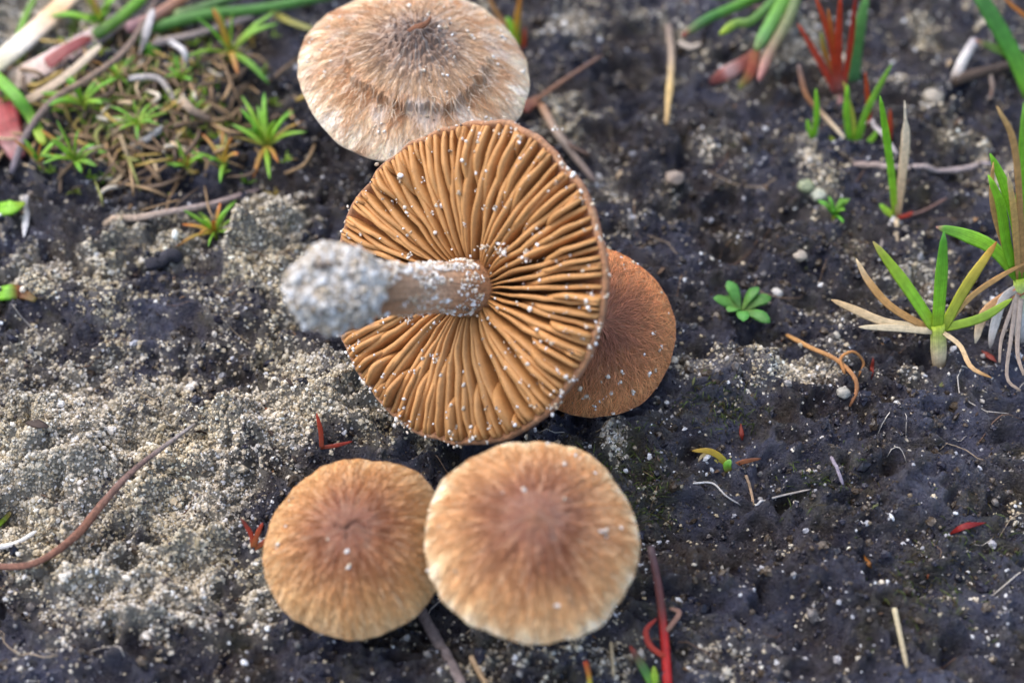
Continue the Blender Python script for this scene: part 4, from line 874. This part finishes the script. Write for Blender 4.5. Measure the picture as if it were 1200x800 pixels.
stick('twig', 'long pale twig lying behind the green and dry blade pair', 'twig', [(1000, 192), (1050, 196), (1110, 200), (1170, 190)], 8, [(0, lin(150,130,120)), (.5, lin(190,170,160)), (1, lin(150,140,140))], .08, M_wood, rough=.08)
stick('straw', 'bleached straw arched over the soil beside the short green tuft', 'straw', [(1012, 140), (1032, 155), (1052, 182)], 6, solid(lin(200,186,180)), [.1, .2, .08])
stick('dry_stick', 'curved brown dead stalk with pale foot beside the tiny green shoot', 'stem', [(936, 76), (945, 112), (965, 135), (990, 162)], 7, [(0, lin(90,76,72)), (.4, lin(150,100,60)), (1, lin(206,190,160))], [.5, .35, .2, .06])
stick('dry_stick', 'thin dark stalk reaching from the dry blade foot', 'stem', [(1062, 254), (1085, 246), (1110, 232)], 4, solid(lin(110,84,76)), .06)
# pebbles
def pebble(px, py, r, c, label, seed, sq=(1, .9, .75)):
    p = G(px, py); s_ = np.linalg.norm(p-CAM)*.0005*r; v = U[:]; v = v*(1+.16*perlin(v[:, 0]*1.3+seed, v[:, 1]*1.3, v[:, 2]*1.3)+.05*perlin(v[:, 0]*4+seed, v[:, 1]*4, v[:, 2]*4))[:, None]
    tag(obj('pebble', p+v*s_*np.array(sq)+np.array([0, 0, s_*.4]), BF, M_pebble, None, c*np.ones((len(v), 1)), origin=p), label, 'pebble')
pebble(944, 221, 10, lin(124,130,98), 'pale greenish pebble touching a whiter one near the feathery seedling', 1)
pebble(959, 231, 10, lin(164,166,146), 'whitish pebble touching a greenish one near the feathery seedling', 2)
pebble(937, 302, 8, lin(150,138,122), 'cream pebble alone on the dark soil downhill of the feathery seedling', 3)
pebble(1093, 118, 12, lin(138,128,112), 'large cream pebble below the forked twig', 4)
pebble(790, 212, 11, lin(124,108,94), 'dull brown pebble on the grey soil beyond the uprooted mushroom', 5)
pebble(910, 345, 8, lin(184,178,168), 'small white pebble uphill of the round-leaved seedling', 6)
pebble(988, 462, 8, lin(140,134,122), 'grey pebble beside the hook of the curled root', 7)
# dry litter of the turf
g = np.random.default_rng(55); VV = []; FF = []; CC = []; off = 0
for _ in range(330):
    px, py = g.normal(165, 78), g.normal(135, 48)
    if not (-20 < px < 350 and 10 < py < 235): continue
    l = g.uniform(18, 70); a_ = g.uniform(0, 6.28); z_ = g.uniform(.0, .22)
    pts = [G(px, py, z_*.5), G(px+math.cos(a_)*l*.5+g.normal(0, 8), py+math.sin(a_)*l*.4+g.normal(0, 6), z_+.05), G(px+math.cos(a_)*l, py+math.sin(a_)*l*.8, g.uniform(0, .12))]
    P = crom(pts, 8); V, F = tube(P, g.uniform(.010, .034)*np.array([.8, 1, 1, 1, .95, .9, .8, .4]), 5, g.uniform(.4, 1))
    c = [lin(150,122,88), lin(122,98,72), lin(184,160,124), lin(98,80,64), lin(176,148,80), lin(150,150,84), lin(206,192,168)][g.choice(7, p=[.25,.25,.15,.17,.08,.04,.06])]*g.uniform(.8, 1.15)
    VV.append(V); FF += [tuple(q+off for q in f) for f in F]; CC.append(np.tile(c, (len(V), 1))); off += len(V)
tag(obj('dry_litter', np.vstack(VV), FF, M_dry, None, np.vstack(CC), origin=G(165, 135)), 'tangle of dry brown root and grass litter between the turf seedlings', 'litter', kind='stuff')
# feathery moss between the seedlings
VV = []; FF = []; CC = []; off = 0
for _ in range(240):
    px, py = g.normal(150, 75), g.normal(120, 52)
    if not (-15 < px < 345 and 5 < py < 240): continue
    b_ = G(px, py, .03); c = [lin(150,180,64), lin(176,186,80), lin(120,164,56), lin(186,164,84)][g.choice(4, p=[.35,.25,.25,.15])]
    for _ in range(g.integers(4, 8)):
        d = g.normal(size=3); d[2] = abs(d[2])+.35; d *= g.uniform(.08, .2)/np.linalg.norm(d)
        P = crom([b_, b_+d*.6+np.array([0, 0, .02]), b_+d], 5); V, F = tube(P, g.uniform(.008, .016)*np.array([.8, 1, .9, .6, .15]), 5, .5)
        VV.append(V); FF += [tuple(q+off for q in f) for f in F]; CC.append(np.tile(c*g.uniform(.7, 1.1), (len(V), 1))); off += len(V)
tag(obj('turf_moss', np.vstack(VV), FF, M_leaf, None, np.vstack(CC), origin=G(150, 120)), 'feathery yellow-green moss between the turf seedlings', 'moss', kind='stuff')
# moss and algae threads on the damp crust
VV = []; FF = []; CC = []; off = 0
for cx, cy, a, b_, s_ in MB_:
    for _ in range(int(150*s_)):
        x_, y_ = cx+g.normal(0, a*.5), cy+g.normal(0, b_*.5); z_ = float(H(x_, y_)); d = g.normal(size=3)*.05; d[2] = abs(d[2])*.6+.015
        P = crom([[x_, y_, z_-.01], [x_+d[0]*.5, y_+d[1]*.5, z_+d[2]], [x_+d[0]*1.3, y_+d[1]*1.3, z_+d[2]*.8]], 4); V, F = tube(P, [.006, .006, .005, .002], 3)
        c = [lin(70,84,30), lin(96,112,44), lin(84,74,34)][g.integers(3)]; VV.append(V); FF += [tuple(q+off for q in f) for f in F]; CC.append(np.tile(c, (len(V), 1))); off += len(V)
tag(obj('moss', np.vstack(VV), FF, M_leaf, None, np.vstack(CC), origin=G(735, 545)), 'thin film of green moss threads on the damp dark crust', 'moss', kind='stuff')

# hair-thin roots and flakes of dead plant matter strewn over the soil
VV = []; FF = []; CC = []; off = 0
for _ in range(150):
    x_, y_ = g.uniform(-6.5, 7), g.uniform(-4.3, 6.5); l = g.uniform(.15, .9); a_ = g.uniform(0, 6.28); k = g.normal(0, 1.2)
    q = np.array([[x_+math.cos(a_+k*t_)*l*t_, y_+math.sin(a_+k*t_)*l*t_] for t_ in np.linspace(0, 1, 7)])
    P = np.stack([q[:, 0], q[:, 1], H(q[:, 0], q[:, 1])+g.uniform(.0, .035, 7)], 1); V, F = tube(P, g.uniform(.003, .008)*np.array([1, 1, 1, .9, .8, .7, .3]), 4)
    c = [lin(196,186,172), lin(150,122,96), lin(110,84,66), lin(170,150,124)][g.integers(4)]
    VV.append(V); FF += [tuple(q_+off for q_ in f) for f in F]; CC.append(np.tile(c, (len(V), 1))); off += len(V)
tag(obj('fine_roots', np.vstack(VV), FF, M_dry, None, np.vstack(CC), origin=(0, 0, 0)), 'hair-thin pale and brown roots strewn over the soil', 'roots', kind='stuff')
VV = []; FF = []; CC = []; off = 0
for _ in range(420):
    x_, y_ = g.uniform(-6.5, 7), g.uniform(-4.3, 6.5); z_ = float(H(x_, y_)); l = g.lognormal(math.log(.030), .5); d = g.normal(size=3); d[2] *= .35; d /= np.linalg.norm(d); n_ = g.normal(size=3)*.5+np.array([0, 0, 1])
    p_ = np.array([x_, y_, z_+.012]); V, F = tube([p_-d*l, p_-d*l*.3+n_*.01, p_+d*l*.4, p_+d*l], l*g.uniform(.25, .6)*np.array([.3, 1, .8, .2]), 6, .25, n_)
    c = [lin(92,70,52), lin(62,48,40), lin(128,96,64), lin(150,84,52), lin(84,86,48), lin(168,146,116)][g.choice(6, p=[.36,.34,.12,.02,.10,.06])]
    VV.append(V); FF += [tuple(q_+off for q_ in f) for f in F]; CC.append(np.tile(c, (len(V), 1))); off += len(V)
tag(obj('plant_debris', np.vstack(VV), FF, M_dry, None, np.vstack(CC), origin=(0, 0, 0)), 'small brown flakes of decayed plant matter strewn over the soil', 'debris', kind='stuff')

for o in bpy.data.objects:
    if '_o' in o: del o['_o']
